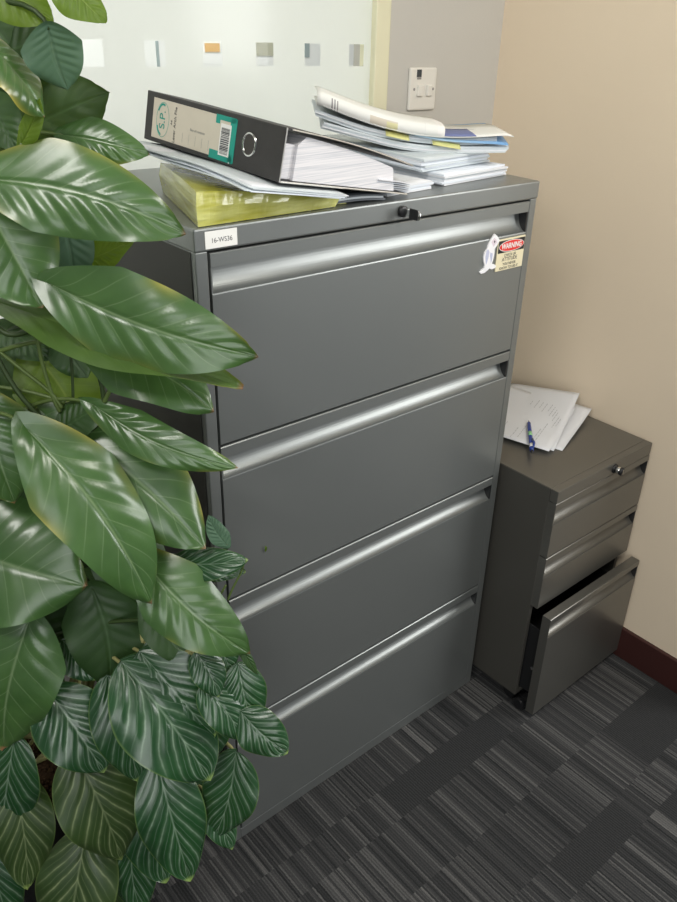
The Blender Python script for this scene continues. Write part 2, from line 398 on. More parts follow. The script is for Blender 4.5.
# ------------------------------------------------------------------ paper goods
def paper_mat(name, col, rough=.65, lines=0, tint=(.55, .56, .60)):
    """paper stack: thin horizontal sheet lines follow object z"""
    m = mat(name, col, rough, 0, .3); N, L, b = nodes(m)
    if lines:
        tc = N.new('ShaderNodeTexCoord'); mp = N.new('ShaderNodeMapping'); mp.inputs['Scale'].default_value = (5, 5, lines)
        nz = N.new('ShaderNodeTexNoise'); nz.inputs['Scale'].default_value = 1; nz.inputs['Detail'].default_value = 5; nz.inputs['Roughness'].default_value = .65
        L.new(tc.outputs['Object'], mp.inputs[0]); L.new(mp.outputs[0], nz.inputs['Vector'])
        cr = N.new('ShaderNodeValToRGB'); cr.color_ramp.elements[0].position = .36; cr.color_ramp.elements[1].position = .56
        cr.color_ramp.elements[0].color = (*tint, 1); cr.color_ramp.elements[1].color = (*col, 1)
        L.new(nz.outputs['Fac'], cr.inputs[0]); L.new(cr.outputs[0], b.inputs['Base Color'])
    return m
p_white = paper_mat('paper_white', (.70, .71, .74))
p_edge = paper_mat('paper_edges', (.78, .76, .78), lines=520)
p_cool = paper_mat('paper_cool', (.70, .74, .80))
p_grey = paper_mat('paper_grey', (.58, .62, .64))
p_film = mat('plastic_sleeve', (.60, .65, .68), .18, 0, .6)

def sheet(bm, c0, c1, c2, c3, th, nx=14, ny=10, fn=None, mi=0):
    """a curved sheet / bundle: corners in order, thickness up, fn(s,t)->dz"""
    c0, c1, c2, c3 = map(Vector, (c0, c1, c2, c3)); T = []; B = []
    for i in range(nx+1):
        s = i/nx; rT = []; rB = []
        for j in range(ny+1):
            t = j/ny
            p = (c0*(1-s)+c1*s)*(1-t) + (c3*(1-s)+c2*s)*t
            if fn: p = p + Vector(fn(s, t)) if isinstance(fn(s, t), tuple) else p + Vector((0, 0, fn(s, t)))
            rB.append(bm.verts.new(p)); rT.append(bm.verts.new(p + Vector((0, 0, th))))
        T.append(rT); B.append(rB)
    def F(*v):
        f = bm.faces.new(v); f.material_index = mi; f.smooth = True
    for i in range(nx):
        for j in range(ny):
            F(T[i][j], T[i+1][j], T[i+1][j+1], T[i][j+1]); F(B[i][j], B[i][j+1], B[i+1][j+1], B[i+1][j])
    for i in range(nx):
        for j, rev in ((0, False), (ny, True)):
            q = [B[i][j], B[i+1][j], T[i+1][j], T[i][j]]; f = bm.faces.new(q[::-1] if rev else q); f.material_index = mi
    for j in range(ny):
        for i, rev in ((0, True), (nx, False)):
            q = [B[i][j], B[i][j+1], T[i][j+1], T[i][j]]; f = bm.faces.new(q[::-1] if rev else q); f.material_index = mi
def stack(name, corners, z, layers, mats, label, cat, seed=1, jit=.006, fn=None, parent=None, group=None):
    """layers: list of (thickness, material index); each bundle shifts a little"""
    r = random.Random(seed); bm = NB(); zc = 0
    cx_ = sum(Vector(c).x for c in corners)/4; cy_ = sum(Vector(c).y for c in corners)/4
    for th, mi in layers:
        a = r.uniform(-1, 1)*jit*4; dx, dy = r.uniform(-jit, jit), r.uniform(-jit, jit)
        cs = []
        for c in corners:
            x, y = c[0]-cx_, c[1]-cy_
            cs.append((cx_ + x*math.cos(a)-y*math.sin(a)+dx, cy_ + x*math.sin(a)+y*math.cos(a)+dy, c[2]+zc))
        sheet(bm, *cs, th*.93, fn=fn, mi=mi); zc += th
    o = obj(name, bm, mats, parent)
    if parent is None: tag(o, label, cat, group)
    return o

# --- yellow plastic wallet, bulging with papers
yel = bpy.data.materials.new('yellow_film'); yel.use_nodes = True
N, L, b = nodes(yel)
b.inputs['Base Color'].default_value = (.62, .58, .10, 1); b.inputs['Roughness'].default_value = .22
b.inputs['Coat Weight'].default_value = .5; b.inputs['Coat Roughness'].default_value = .15; b.inputs['Subsurface Weight'].default_value = .15; b.inputs['Subsurface Radius'].default_value = (.02, .02, .005)
tc = N.new('ShaderNodeTexCoord'); mp = N.new('ShaderNodeMapping'); mp.inputs['Scale'].default_value = (9, 9, 60)
nz = N.new('ShaderNodeTexNoise'); nz.inputs['Scale'].default_value = 1.1; nz.inputs['Detail'].default_value = 3
L.new(tc.outputs['Object'], mp.inputs[0]); L.new(mp.outputs[0], nz.inputs['Vector'])
cr = N.new('ShaderNodeValToRGB'); cr.color_ramp.elements[0].position = .35; cr.color_ramp.elements[1].position = .68
cr.color_ramp.elements[0].color = (.40, .38, .035, 1); cr.color_ramp.elements[1].color = (.66, .66, .24, 1)
L.new(nz.outputs['Fac'], cr.inputs[0]); L.new(cr.outputs[0], b.inputs['Base Color'])
bp = N.new('ShaderNodeBump'); bp.inputs['Strength'].default_value = .5; bp.inputs['Distance'].default_value = .006; L.new(nz.outputs['Fac'], bp.inputs['Height']); L.new(bp.outputs['Normal'], b.inputs['Normal'])
yw = empty('plastic_wallet', (.13, .15, H), 'bulging translucent yellow plastic wallet under the lever arch file', 'wallet')
bm = NB()
# tapered pillow: thick on the left, thinning to the right; front edge z follows the picture
nx, ny = 26, 20
def ywp(s, t, top):
    x = .010 + .252*s + .075*t*(1-s) ; y = .004 + .008*s + .235*t
    if s < .02: x += .0
    hh = (.0475*(1-s)**1.0 + .021*s)
    e = 1 - (abs(2*t-1))**10*.0
    z = H + .001 + (hh + .0015*math.sin(7*s+4*t) if top else 0)
    return Vector((x, y, z))
T = [[bm.verts.new(ywp(i/nx, j/ny, 1)) for j in range(ny+1)] for i in range(nx+1)]
B = [[bm.verts.new(ywp(i/nx, j/ny, 0)) for j in range(ny+1)] for i in range(nx+1)]
M_ = {}
def mid(i, j, ox, oy):
    p = (T[i][j].co + B[i][j].co)/2; return bm.verts.new(p + Vector((ox, oy, .004)))
for i in range(nx):
    for j in range(ny):
        bm.faces.new([T[i][j], T[i+1][j], T[i+1][j+1], T[i][j+1]]); bm.faces.new([B[i][j], B[i][j+1], B[i+1][j+1], B[i+1][j]])
for j, oy in ((0, -.003), (ny, .003)):
    row = [mid(i, j, -.003 if i == 0 else (.008 if i == nx else 0), oy + (.001*math.sin(i*1.3) if 0 < i < nx else 0)) for i in range(nx+1)]
    for i in range(nx):
        bm.faces.new([B[i][j], B[i+1][j], row[i+1], row[i]]); bm.faces.new([row[i], row[i+1], T[i+1][j], T[i][j]])
for i, ox in ((0, -.003), (nx, .008)):
    row = [mid(i, j, ox, -.003 if j == 0 else (.003 if j == ny else 0)) for j in range(ny+1)]
    for j in range(ny):
        bm.faces.new([B[i][j], B[i][j+1], row[j+1], row[j]]); bm.faces.new([row[j], row[j+1], T[i][j+1], T[i][j]])
bmesh.ops.remove_doubles(bm, verts=bm.verts, dist=.0005); bmesh.ops.recalc_face_normals(bm, faces=bm.faces)
obj('wallet_body', bm, yel, yw)
bm = NB(); sheet(bm, (.262, .014, H+.004), (.293, .022, H+.001), (.290, .25, H+.001), (.265, .27, H+.004), .0015, 4, 6)
obj('wallet_flap', bm, yel, yw)

# --- lever arch file (pose: rotated and tipped on the wallet)
def R3(a, b_, g):
    return Matrix.Rotation(a, 3, 'Z') @ Matrix.Rotation(b_, 3, 'Y') @ Matrix.Rotation(g, 3, 'X')
BM = Matrix.Translation((.1273, -.0266, 1.3751)) @ R3(-1.4599, .064, -.171).to_4x4()
bl, bd, bh, bo = .3257, .2933, .0735, .0486       # spine length, cover depth, spine height, fore-edge height
# papers in plastic sleeves lying under the file, same pose
up_ = empty('document_sleeves', BM @ Vector((-.15, .1, -.006)), 'loose documents in clear sleeves between the yellow wallet and black file', 'papers')
def LB(x, y, z): return BM @ Vector((x, y, z))
r = random.Random(5)
for k in range(5):
    off = (-.078, -.070, -.066, -.062, -.071)[k]; zz_ = -.0100 + .0017*k
    bm = NB()
    def fn(s, t, k=k): return -.004*abs(2*s-1)**3 + .0016*math.sin(9*s+2*k)*(1-t)
    sheet(bm, LB(-.335+r.uniform(-.01, .01), off+.012*(k==0), zz_), LB(.008+r.uniform(-.012, .006), off+.006, zz_), LB(.010, off+.20, zz_), LB(-.335, off+.20, zz_), .0012, 20, 8, fn)
    obj('sleeve_sheet', bm, [p_film, p_cool, p_film, p_white, p_grey][k], up_)
card = mat('black_board', (.030, .028, .027), .55); noise_var(card, 60, .25, .15, 400)
card_in = mat('board_inside', (.045, .045, .047), .6)
edge = mat('board_edge_metal', (.78, .77, .74), .3, .8)
bd_o = empty('lever_arch_file', BM.translation, 'black lever arch file with white spine label lying on the papers', 'ring binder')
def bobj(name, bm, m, parent=bd_o, **k):
    bm.transform(BM); return obj(name, bm, m, parent, **k)
bm = NB(); box(bm, -bl, 0, -.0025, 0, 0, bh); bobj('spine', bm, card, bevel=.0012)
bm = NB(); box(bm, -bl, 0, 0, bd, 0, .0026); bobj('back_cover', bm, card, bevel=.0008)
def cover_z(t): return bh - .0026 - (bh-bo)*(t**1.0) + .010*math.sin(PI*t)*.5
bm = NB(); vsT = []
n_ = 14
for i in range(n_+1):
    t = i/n_; vsT.append([bm.verts.new((x, bd*t, cover_z(t)+dz)) for x in (-bl, 0) for dz in (0, .0026)])
for i in range(n_):
    a, c_ = vsT[i], vsT[i+1]
    for q in ((1,3),(2,0),(0,1),(3,2)): bm.faces.new([a[q[0]], a[q[1]], c_[q[1]], c_[q[0]]])
bm.faces.new([vsT[0][k] for k in (0,2,3,1)]); bm.faces.new([vsT[-1][k] for k in (0,1,3,2)])
bmesh.ops.recalc_face_normals(bm, faces=bm.faces); bobj('front_cover', bm, card)
# metal/white edge strips of covers along the near short side
bm = NB(); tube(bm, [(.0006, bd*(.03+.97*t/20), cover_z(.03+.97*t/20)+.0012) for t in range(21)], .0012, 6); bobj('cover_edge', bm, edge)
bm = NB(); tube(bm, [(.0006, .0, .0012), (.0006, bd, .0012)], .0013, 6); bobj('cover_edge', bm, edge)
bm = NB(); tube(bm, [(.0006, -.0015, .0), (.0006, -.0015, bh)], .0010, 6); bobj('cover_edge', bm, edge)
# paper block: starts after the arch mechanism, bulging end
bm = NB(); nb = 16
def pz(t): return cover_z(.10+.86*t) - .004 - .007*t - (.010 if t < .0001 else 0)
rows = []
for i in range(nb+1):
    t = i/nb; y_ = .032 + .235*t
    top = pz(t) if i else pz(0)-.004
    rows.append([[bm.verts.new((x, y_ + .012*(k/6)*(1 if i == nb else 0)*-1, .003 + (top-.003)*k/6)) for k in range(7)] for x in (-bl+.012, -.008)])
for i in range(nb):
    for sx_ in (0, 1):
        for k in range(6):
            q = [rows[i][sx_][k], rows[i+1][sx_][k], rows[i+1][sx_][k+1], rows[i][sx_][k+1]]
            bm.faces.new(q)
    bm.faces.new([rows[i][0][6], rows[i+1][0][6], rows[i+1][1][6], rows[i][1][6]])
    bm.faces.new([rows[i][0][0], rows[i+1][0][0], rows[i+1][1][0], rows[i][1][0]])
for i in (0, nb):
    for k in range(6): bm.faces.new([rows[i][0][k], rows[i][1][k], rows[i][1][k+1], rows[i][0][k+1]])
bmesh.ops.recalc_face_normals(bm, faces=bm.faces)
bobj('filed_papers', bm, p_edge)
# first flap of sheets close to the spine, set back
bm = NB(); box(bm, -bl+.012, -.014, .006, .034, .003, .052); bobj('filed_papers', bm, p_edge, bevel=.002)
# loose sheets sticking out at the fore-edge
for k in range(5):
    bm = NB(); box(bm, -bl+.03, -.016+.003*k, .22, bd+.030-.005*k, .004+.0035*k, .0055+.0035*k); bobj('loose_sheet', bm, p_cool if k % 2 else p_white)
# spine label (text reads up the spine), local plane y = -0.0025
sl = mat('spine_label', (.62, .56, .46), .6); noise_var(sl, 40, .04)
teal = mat('teal_print', (.0, .30, .23), .45)
LBM = BM @ Matrix.Translation((0, -.0026, 0)) @ FR      # local X along spine, Y up
def lrect(name, x0, x1, z0, z1, m, parent, lvl=1):
    bm = NB(); box(bm, x0, x1, -.0026-.00025*lvl, -.0024, z0, z1); return bobj(name, bm, m, parent)
lab = lrect('spine_label', -.306, -.107, .007, .066, sl, bd_o); lab['label'] = 'white spine label with teal corner and barcode'
lrect('teal_corner', -.150, -.104, .0600, .0670, teal, lab, 2); lrect('teal_corner', -.116, -.102, .005, .066, teal, lab, 2)
lrect('teal_corner', -.158, -.104, .004, .0165, teal, lab, 2)
lrect('teal_corner', -.150, -.140, .0545, .067, teal, lab, 1.5)
lrect('barcode_patch', -.137, -.113, .0115, .0560, white_lbl, lab, 3)
rb = random.Random(2); z = .014
bm = NB()
while z < .050:
    w_ = rb.choice([.0006, .0011, .0018]); box(bm, -.1345, -.1155, -.0026-.0010, -.0025, z, z+w_); z += w_ + rb.choice([.0006, .0011])
bobj('barcode', bm, ink, lab)
# oval emblem
def ring(rx, rz, cx, cz, wd, m, lvl=2, a0=0, a1=2*PI, n=40):
    bm = NB(); y = -.0026-.0003*lvl
    P = [a0+(a1-a0)*k/n for k in range(n+1)]
    A = [bm.verts.new((cx+rx*math.cos(a), y, cz+rz*math.sin(a))) for a in P]; B_ = [bm.verts.new((cx+(rx-wd)*math.cos(a), y, cz+(rz-wd)*math.sin(a))) for a in P]
    for k in range(n): bm.faces.new([A[k], A[k+1], B_[k+1], B_[k]])
    return bobj('emblem', bm, m, lab)
ring(.0165, .026, -.279, .0365, .0008, teal); ring(.0145, .024, -.280, .0365, .0030, teal, 2, 1.2, 2.6); ring(.0150, .024, -.280, .0365, .0030, teal, 2, 3.6, 4.6)
RV = Matrix.Rotation(PI/2, 4, 'Z')
text('emblem_lettering', 'S.P.', .020, LBM @ Matrix.Translation((-.279, .0365, .0010)) @ RV, teal, lab)
text('spine_lettering', 'Lever Arch File', .0085, LBM @ Matrix.Translation((-.247, .034, .0008)) @ RV, ink, lab)
text('spine_lettering', 'A4', .006, LBM @ Matrix.Translation((-.2555, .036, .0008)) @ RV, ink, lab)
text('spine_lettering', 'Box of contents', .0055, LBM @ Matrix.Translation((-.190, .034, .0008)), plg, lab)
for k in range(5): lrect('ruled_line', -.226+.016*k, -.2256+.016*k, .012, .027, plg, lab, 1.5)
# finger ring
bm = NB(); tube(bm, [(-.070+.0135*math.cos(a), -.0035, .038+.0155*math.sin(a)) for a in [2*PI*k/36 for k in range(37)]], .0016, 8); bobj('finger_ring', bm, chrome)
bm = NB(); vs = [bm.verts.new((-.070+.0125*math.cos(a), -.0028, .038+.0145*math.sin(a))) for a in [2*PI*k/36 for k in range(36)]]; bm.faces.new(vs); bobj('finger_hole', bm, mat('hole_inside', (.05, .045, .04), .8))
bm = NB(); tube(bm, [(-.110, -.0022, .0045), (-.110, -.0036, .0045)], .0015, 10); bobj('rivet', bm, chrome)

# --- dark folder & stepped papers right of the file, lying on the top
stack('paper_stack', [(.395, .030, H+.001), (.515, .045, H+.001), (.50, .30, H+.001), (.38, .29, H+.001)], 0,
      [(.003, 0), (.0025, 1), (.003, 0), (.003, 1), (.0025, 0)], [p_white, p_cool], 'low stack of white papers poking out beside the black file', 'papers', 4, .005)
dkf = mat('slate_folder', (.10, .11, .125), .35)
fo = stack('document_folder', [(.235, .020, H+.001), (.368, .012, H+.001), (.36, .26, H+.001), (.255, .28, H+.001)], 0, [(.003, 0), (.003, 1), (.0025, 0)], [dkf, p_grey],
      'dark slate folder flat on the cabinet under the file corner', 'folder', 9, .004, fn=lambda s, t: .004*math.sin(3*s)*(1-t))

# --- right hand stack
A_ = [(.548, .048, H+.001), (.752, .072, H+.001), (.722, .362, H+.001), (.515, .340, H+.001)]
stack('paper_stack', A_, 0, [(.0035, 0), (.003, 1), (.004, 0), (.003, 2), (.0035, 0), (.003, 1)], [p_white, p_cool, p_film],
      'thick bottom stack of white papers at the right end of the cabinet top', 'papers', 12, .0045, fn=lambda s, t: .002*math.sin(4*s+3*t)*(t))
zb = H + .021
stack('plastic_folder', [(.520, .075, zb+.002), (.735, .105, zb+.003), (.712, .385, zb+.004), (.495, .36, zb+.010)], 0, [(.0035, 0), (.004, 1), (.004, 0), (.004, 1), (.0035, 2), (.004, 0)], [p_film, p_cool, p_white],
      'clear plastic folder of papers in the middle of the right stack', 'folder', 21, .006, fn=lambda s, t: -.001*s)
# upper sheets, swept up to the back left over the file
U0, U1 = Vector((.412, .235, 1.404)), Vector((.705, .052, 1.371))
side_v = Vector((.115, .155, .0)); 
def upper(name, dz, mats, label, cat, layers, l0=0, l1=0, near=0, seed=1, bow=.006, wd=1.0, rise=0, droop=0):
    d = (U1-U0)
    a = U0 - d.normalized()*l0 + side_v*near + Vector((0, 0, dz+rise)); b_ = U1 + d.normalized()*l1 + side_v*near + Vector((0, 0, dz))
    return stack(name, [a, b_, b_ + side_v*wd, a + side_v*wd], 0, layers, mats, label, cat, seed, .0035, fn=lambda s, t: -bow*math.sin(PI*s) + .0008*math.sin(11*s+seed) - droop*(1-t)**3*s**4)
upper('stapled_report', .0, [p_grey, p_white, p_film], 'grey-edged bundle of reports bowed over the right stack', 'papers', [(.003, 0), (.002, 1), (.003, 2), (.003, 0)], seed=31, bow=.018, l0=.0, l1=.01)
upper('stapled_report', .0125, [p_white, p_film, p_grey], 'white bundle of reports with two yellow notes sticking out', 'papers', [(.003, 1), (.003, 2), (.002, 0), (.003, 2)], seed=33, bow=.020, l0=.012, l1=-.01, rise=.006)
ynote = mat('yellow_note', (.62, .60, .25), .6)
d = (U1-U0).normalized(); nrm = Vector((-.59, -.80, 0)).normalized()
for k, (s_, ln) in enumerate(((.34, .045), (.60, .055))):
    P = U0.lerp(U1, s_) + Vector((0, 0, .0245 - .020*math.sin(PI*s_) + (.004 if k == 0 else 0))) + side_v*.02
    bm = NB(); sheet(bm, P, P + d*ln + Vector((0, 0, -.004+.002*k)), P + d*ln + nrm*.014 + Vector((0, 0, -.0125+.002*k)), P + nrm*.014 + Vector((0, 0, -.0085)), .0006, 6, 3)
    tag(obj('sticky_note', bm, ynote), ['pale yellow sticky note hanging from the bundle, nearer the file', 'pale yellow sticky note hanging from the bundle, nearer the switch'][k], 'sticky note', 'sticky notes on the report bundle')
# blue plastic folder
bluef = mat('blue_film', (.16, .40, .66), .3); N, L, b = nodes(bluef)
tc = N.new('ShaderNodeTexCoord'); sp = N.new('ShaderNodeSeparateXYZ'); L.new(tc.outputs['Object'], sp.inputs[0])
cr = N.new('ShaderNodeValToRGB'); mr = N.new('ShaderNodeMapRange'); mr.inputs['From Min'].default_value = .42; mr.inputs['From Max'].default_value = .72
L.new(sp.outputs[0], mr.inputs['Value']); L.new(mr.outputs[0], cr.inputs[0])
cr.color_ramp.elements[0].color = (.14, .42, .47, 1); cr.color_ramp.elements[1].color = (.17, .38, .68, 1)
e = cr.color_ramp.elements.new(.5); e.color = (.45, .62, .75, 1); L.new(cr.outputs[0], b.inputs['Base Color'])
upper('blue_folder', .0255, [bluef], 'teal and blue plastic folder under the rolled newspaper', 'folder', [(.0016, 0), (.0016, 0)], seed=35, bow=.022, l0=-.012, l1=.010, rise=.010, near=-.05, wd=1.05, droop=.014)
# newspaper: folded over on its near edge, open at the right end
news = mat('newsprint', (.78, .77, .74), .75, 0, .2); N, L, b = nodes(news)
uvn = N.new('ShaderNodeUVMap'); sp = N.new('ShaderNodeSeparateXYZ'); L.new(uvn.outputs[0], sp.inputs[0])
def ramp_block(x0, x1, y0, y1, col, prev):
    def cmp_(o, lo, hi):
        a = N.new('ShaderNodeMath'); a.operation = 'GREATER_THAN'; L.new(o, a.inputs[0]); a.inputs[1].default_value = lo
        c_ = N.new('ShaderNodeMath'); c_.operation = 'LESS_THAN'; L.new(o, c_.inputs[0]); c_.inputs[1].default_value = hi
        m_ = N.new('ShaderNodeMath'); m_.operation = 'MULTIPLY'; L.new(a.outputs[0], m_.inputs[0]); L.new(c_.outputs[0], m_.inputs[1]); return m_.outputs[0]
    m_ = N.new('ShaderNodeMath'); m_.operation = 'MULTIPLY'; L.new(cmp_(sp.outputs[0], x0, x1), m_.inputs[0]); L.new(cmp_(sp.outputs[1], y0, y1), m_.inputs[1])
    mx = N.new('ShaderNodeMix'); mx.data_type = 'RGBA'; L.new(m_.outputs[0], mx.inputs[0])
    if prev is None: mx.inputs[6].default_value = (.76, .755, .72, 1)
    else: L.new(prev, mx.inputs[6])
    mx.inputs[7].default_value = (*col, 1); return mx.outputs[2]
pv = None
for blk in ((.045, .052, .1, .62, (.25, .23, .24)), (.060, .066, .1, .62, (.25, .23, .24)), (.074, .080, .1, .60, (.3, .28, .28)), (.25, .40, .25, .55, (.62, .56, .47)), (.34, .40, .12, .5, (.66, .62, .36)),
            (.55, .551, .1, .8, (.6, .6, .58)), (.62, .80, .0, 1.0, (.80, .78, .75)), (.70, .88, .62, .64, (.5, .5, .5)), (.70, .9, .67, .685, (.5, .5, .5)), (.72, .86, .72, .735, (.55, .55, .55))):
    pv = ramp_block(*blk, pv)
L.new(pv, b.inputs['Base Color'])
news_in = mat('newspaper_blue_page', (.15, .18, .36), .6)
npo = empty('newspaper', (U0+U1)/2 + Vector((.05, .08, .03)), 'folded newspaper lying on top of the right paper stack', 'newspaper')
def news_layer(prof, s0, s1, m, name, lift=0):
    """prof: list of (across, height); swept along the bundle"""
    bm = NB(); uvl = bm.loops.layers.uv.new('UVMap'); n = 26; rows = []
    A, B_ = U0 + Vector((0, 0, .038)), U1 + Vector((0, 0, .0295)); ax = (B_-A); sd = side_v.normalized()
    for i in range(n+1):
        t = i/n; s = s0 + (s1-s0)*t; p = A + ax*s
        sag = -.024*math.sin(PI*min(max(s, 0), 1)) ; fl = 1 - .70*max(0, (s-.55)/.45)**1.2
        rows.append([bm.verts.new(p + sd*u_ + Vector((0, 0, sag + h_*fl))) for u_, h_ in prof])
    m_ = len(prof)
    for i in range(n):
        for k in range(m_-1):
            f = bm.faces.new([rows[i][k], rows[i+1][k], rows[i+1][k+1], rows[i][k+1]]); f.smooth = True
            for lp, (a_, c_) in zip(f.loops, ((i, k), (i+1, k), (i+1, k+1), (i, k+1))):
                lp[uvl].uv = (s0 + (s1-s0)*a_/n, c_/(m_-1))
    o = obj(name, bm, m, npo); sm = o.modifiers.new('s', 'SOLIDIFY'); sm.thickness = .0012; sm.offset = 0; return o
fold = [(-.004, .0004)] + [(.010 - .014*math.cos(a) - .004, .0115 - .0115*math.cos(a)) if False else (-.004 - .011*math.sin(a), .0115 - .0115*math.cos(a)) for a in [PI*k/10 for k in range(11)]]
news_layer([(.17, .0)] + [(.08, .0)] + fold[1:] + [(.03, .0245), (.09, .022), (.15, .019)], -.03, .66, news, 'outer_pages')
news_layer([(-.012, .002), (.03, .002), (.09, .002), (.16, .003)], .0, 1.05, news, 'inner_pages')
news_layer([(-.010, .0045), (.02, .006), (.05, .006), (.085, .006)], (.50), .84, news_in, 'printed_page')

# ------------------------------------------------------------------ papers and pen on the pedestal
p_print = mat('printed_paper', (.72, .73, .76), .6, 0, .3)
def loose(corners, label, seed=0):
    bm = NB(); sheet(bm, *corners, .0008, 16, 12, fn=lambda s, t: .0012*math.sin(3*s+seed)*t - .006*math.sin(PI*s)*max(0, s-.2))
    return tag(obj('paper_sheet', bm, p_print), label, 'paper', 'loose sheets on the pedestal')
s3 = loose([(.948, -.044, ph+.001), (1.168, .028, ph+.0235), (1.150, .300, ph+.008), (.868, .225, ph+.001)], 'lowest printed sheet on the pedestal, its corner towards the cream wall', 1)
s2 = loose([(.925, -.035, ph+.0045), (1.158, .066, ph+.058), (1.140, .275, ph+.018), (.862, .185, ph+.0045)], 'middle sheet on the pedestal curling up against the wall', 2)
s1 = loose([(.906, -.034, ph+.009), (1.120, .046, ph+.034), (1.108, .285, ph+.022), (.852, .170, ph+.009)], 'topmost white sheet on the pedestal, under the blue pen', 3)
def printed(par, org, ux, uy, z, rows_, seed, slope=True):
    r = random.Random(seed); bm = NB(); ux = Vector(ux).normalized(); uy = Vector(uy).normalized()
    for k, (x_, y_, ln) in enumerate(rows_):
        x = x_
        while x < x_+ln:
            w_ = r.uniform(.004, .013); a = Vector(org)+ux*x+uy*y_
            vs = [bm.verts.new((q.x, q.y, z + .128*max(0, q.x-.906)*(1 if slope else 0))) for q in (a, a+ux*w_, a+ux*w_+uy*.0016, a+uy*.0016)]; bm.faces.new(vs); x += w_+.003
    return obj('printed_text', bm, mat('text_grey', (.42, .43, .45), .7), par)
printed(s1, (.906, -.034, 0), (.229, .074, 0), (-.054, .204, 0), ph+.0118, [(.02, .045, .09), (.03, .052, .05), (.10, .030, .07), (.11, .023, .08), (.02, .09, .06), (.008, .105, .05), (.02, .14, .05), (.012, .15, .04), (.13, .040, .06), (.15, .047, .05), (.15, .056, .045), (.17, .066, .03), (.16, .080, .045), (.175, .092, .03), (.17, .105, .03), (.18, .12, .02)], 1)
pen = empty('ballpoint_pen', (.912, .029, ph+.016), 'blue retractable ballpoint pen lying on the loose sheets', 'pen')
pblue = mat('pen_blue', (.015, .045, .26), .25, 0, .6)
a, c_ = Vector((.974, .085, ph+.0240)), Vector((.853, -.024, ph+.0155)); dv = (c_-a).normalized()
bm = NB(); tube(bm, [a, a+dv*.010, a+dv*.014, a+dv*.050, a+dv*.110, a+dv*.146], [.0012, .0035, .0050, .0053, .0055, .0050], 16); obj('barrel', bm, pblue, pen, True)
bm = NB(); tube(bm, [a+dv*.146, a+dv*.156, a+dv*.157], [.0032, .0032, .002], 12); obj('push_button', bm, blackp, pen, True)
bm = NB(); tube(bm, [a+dv*.062+Vector((0,0,.0012)), a+dv*.080+Vector((0,0,.0012))], .0050, 12); obj('grip_band', bm, mat('pen_green', (.25, .55, .25), .4), pen, True)
bm = NB(); tube(bm, [a+dv*.103+Vector((.002,-.002,.007)), a+dv*.125+Vector((.004,-.004,.009)), a+dv*.144+Vector((.002,-.002,.006))], [.0022, .0030, .0022], 8); obj('clip', bm, pblue, pen, True)
bm = NB(); tube(bm, [a+dv*.120+Vector((0,0,.0012)), a+dv*.134+Vector((0,0,.0012))], .0050, 12); obj('pen_print', bm, white_lbl, pen, True)

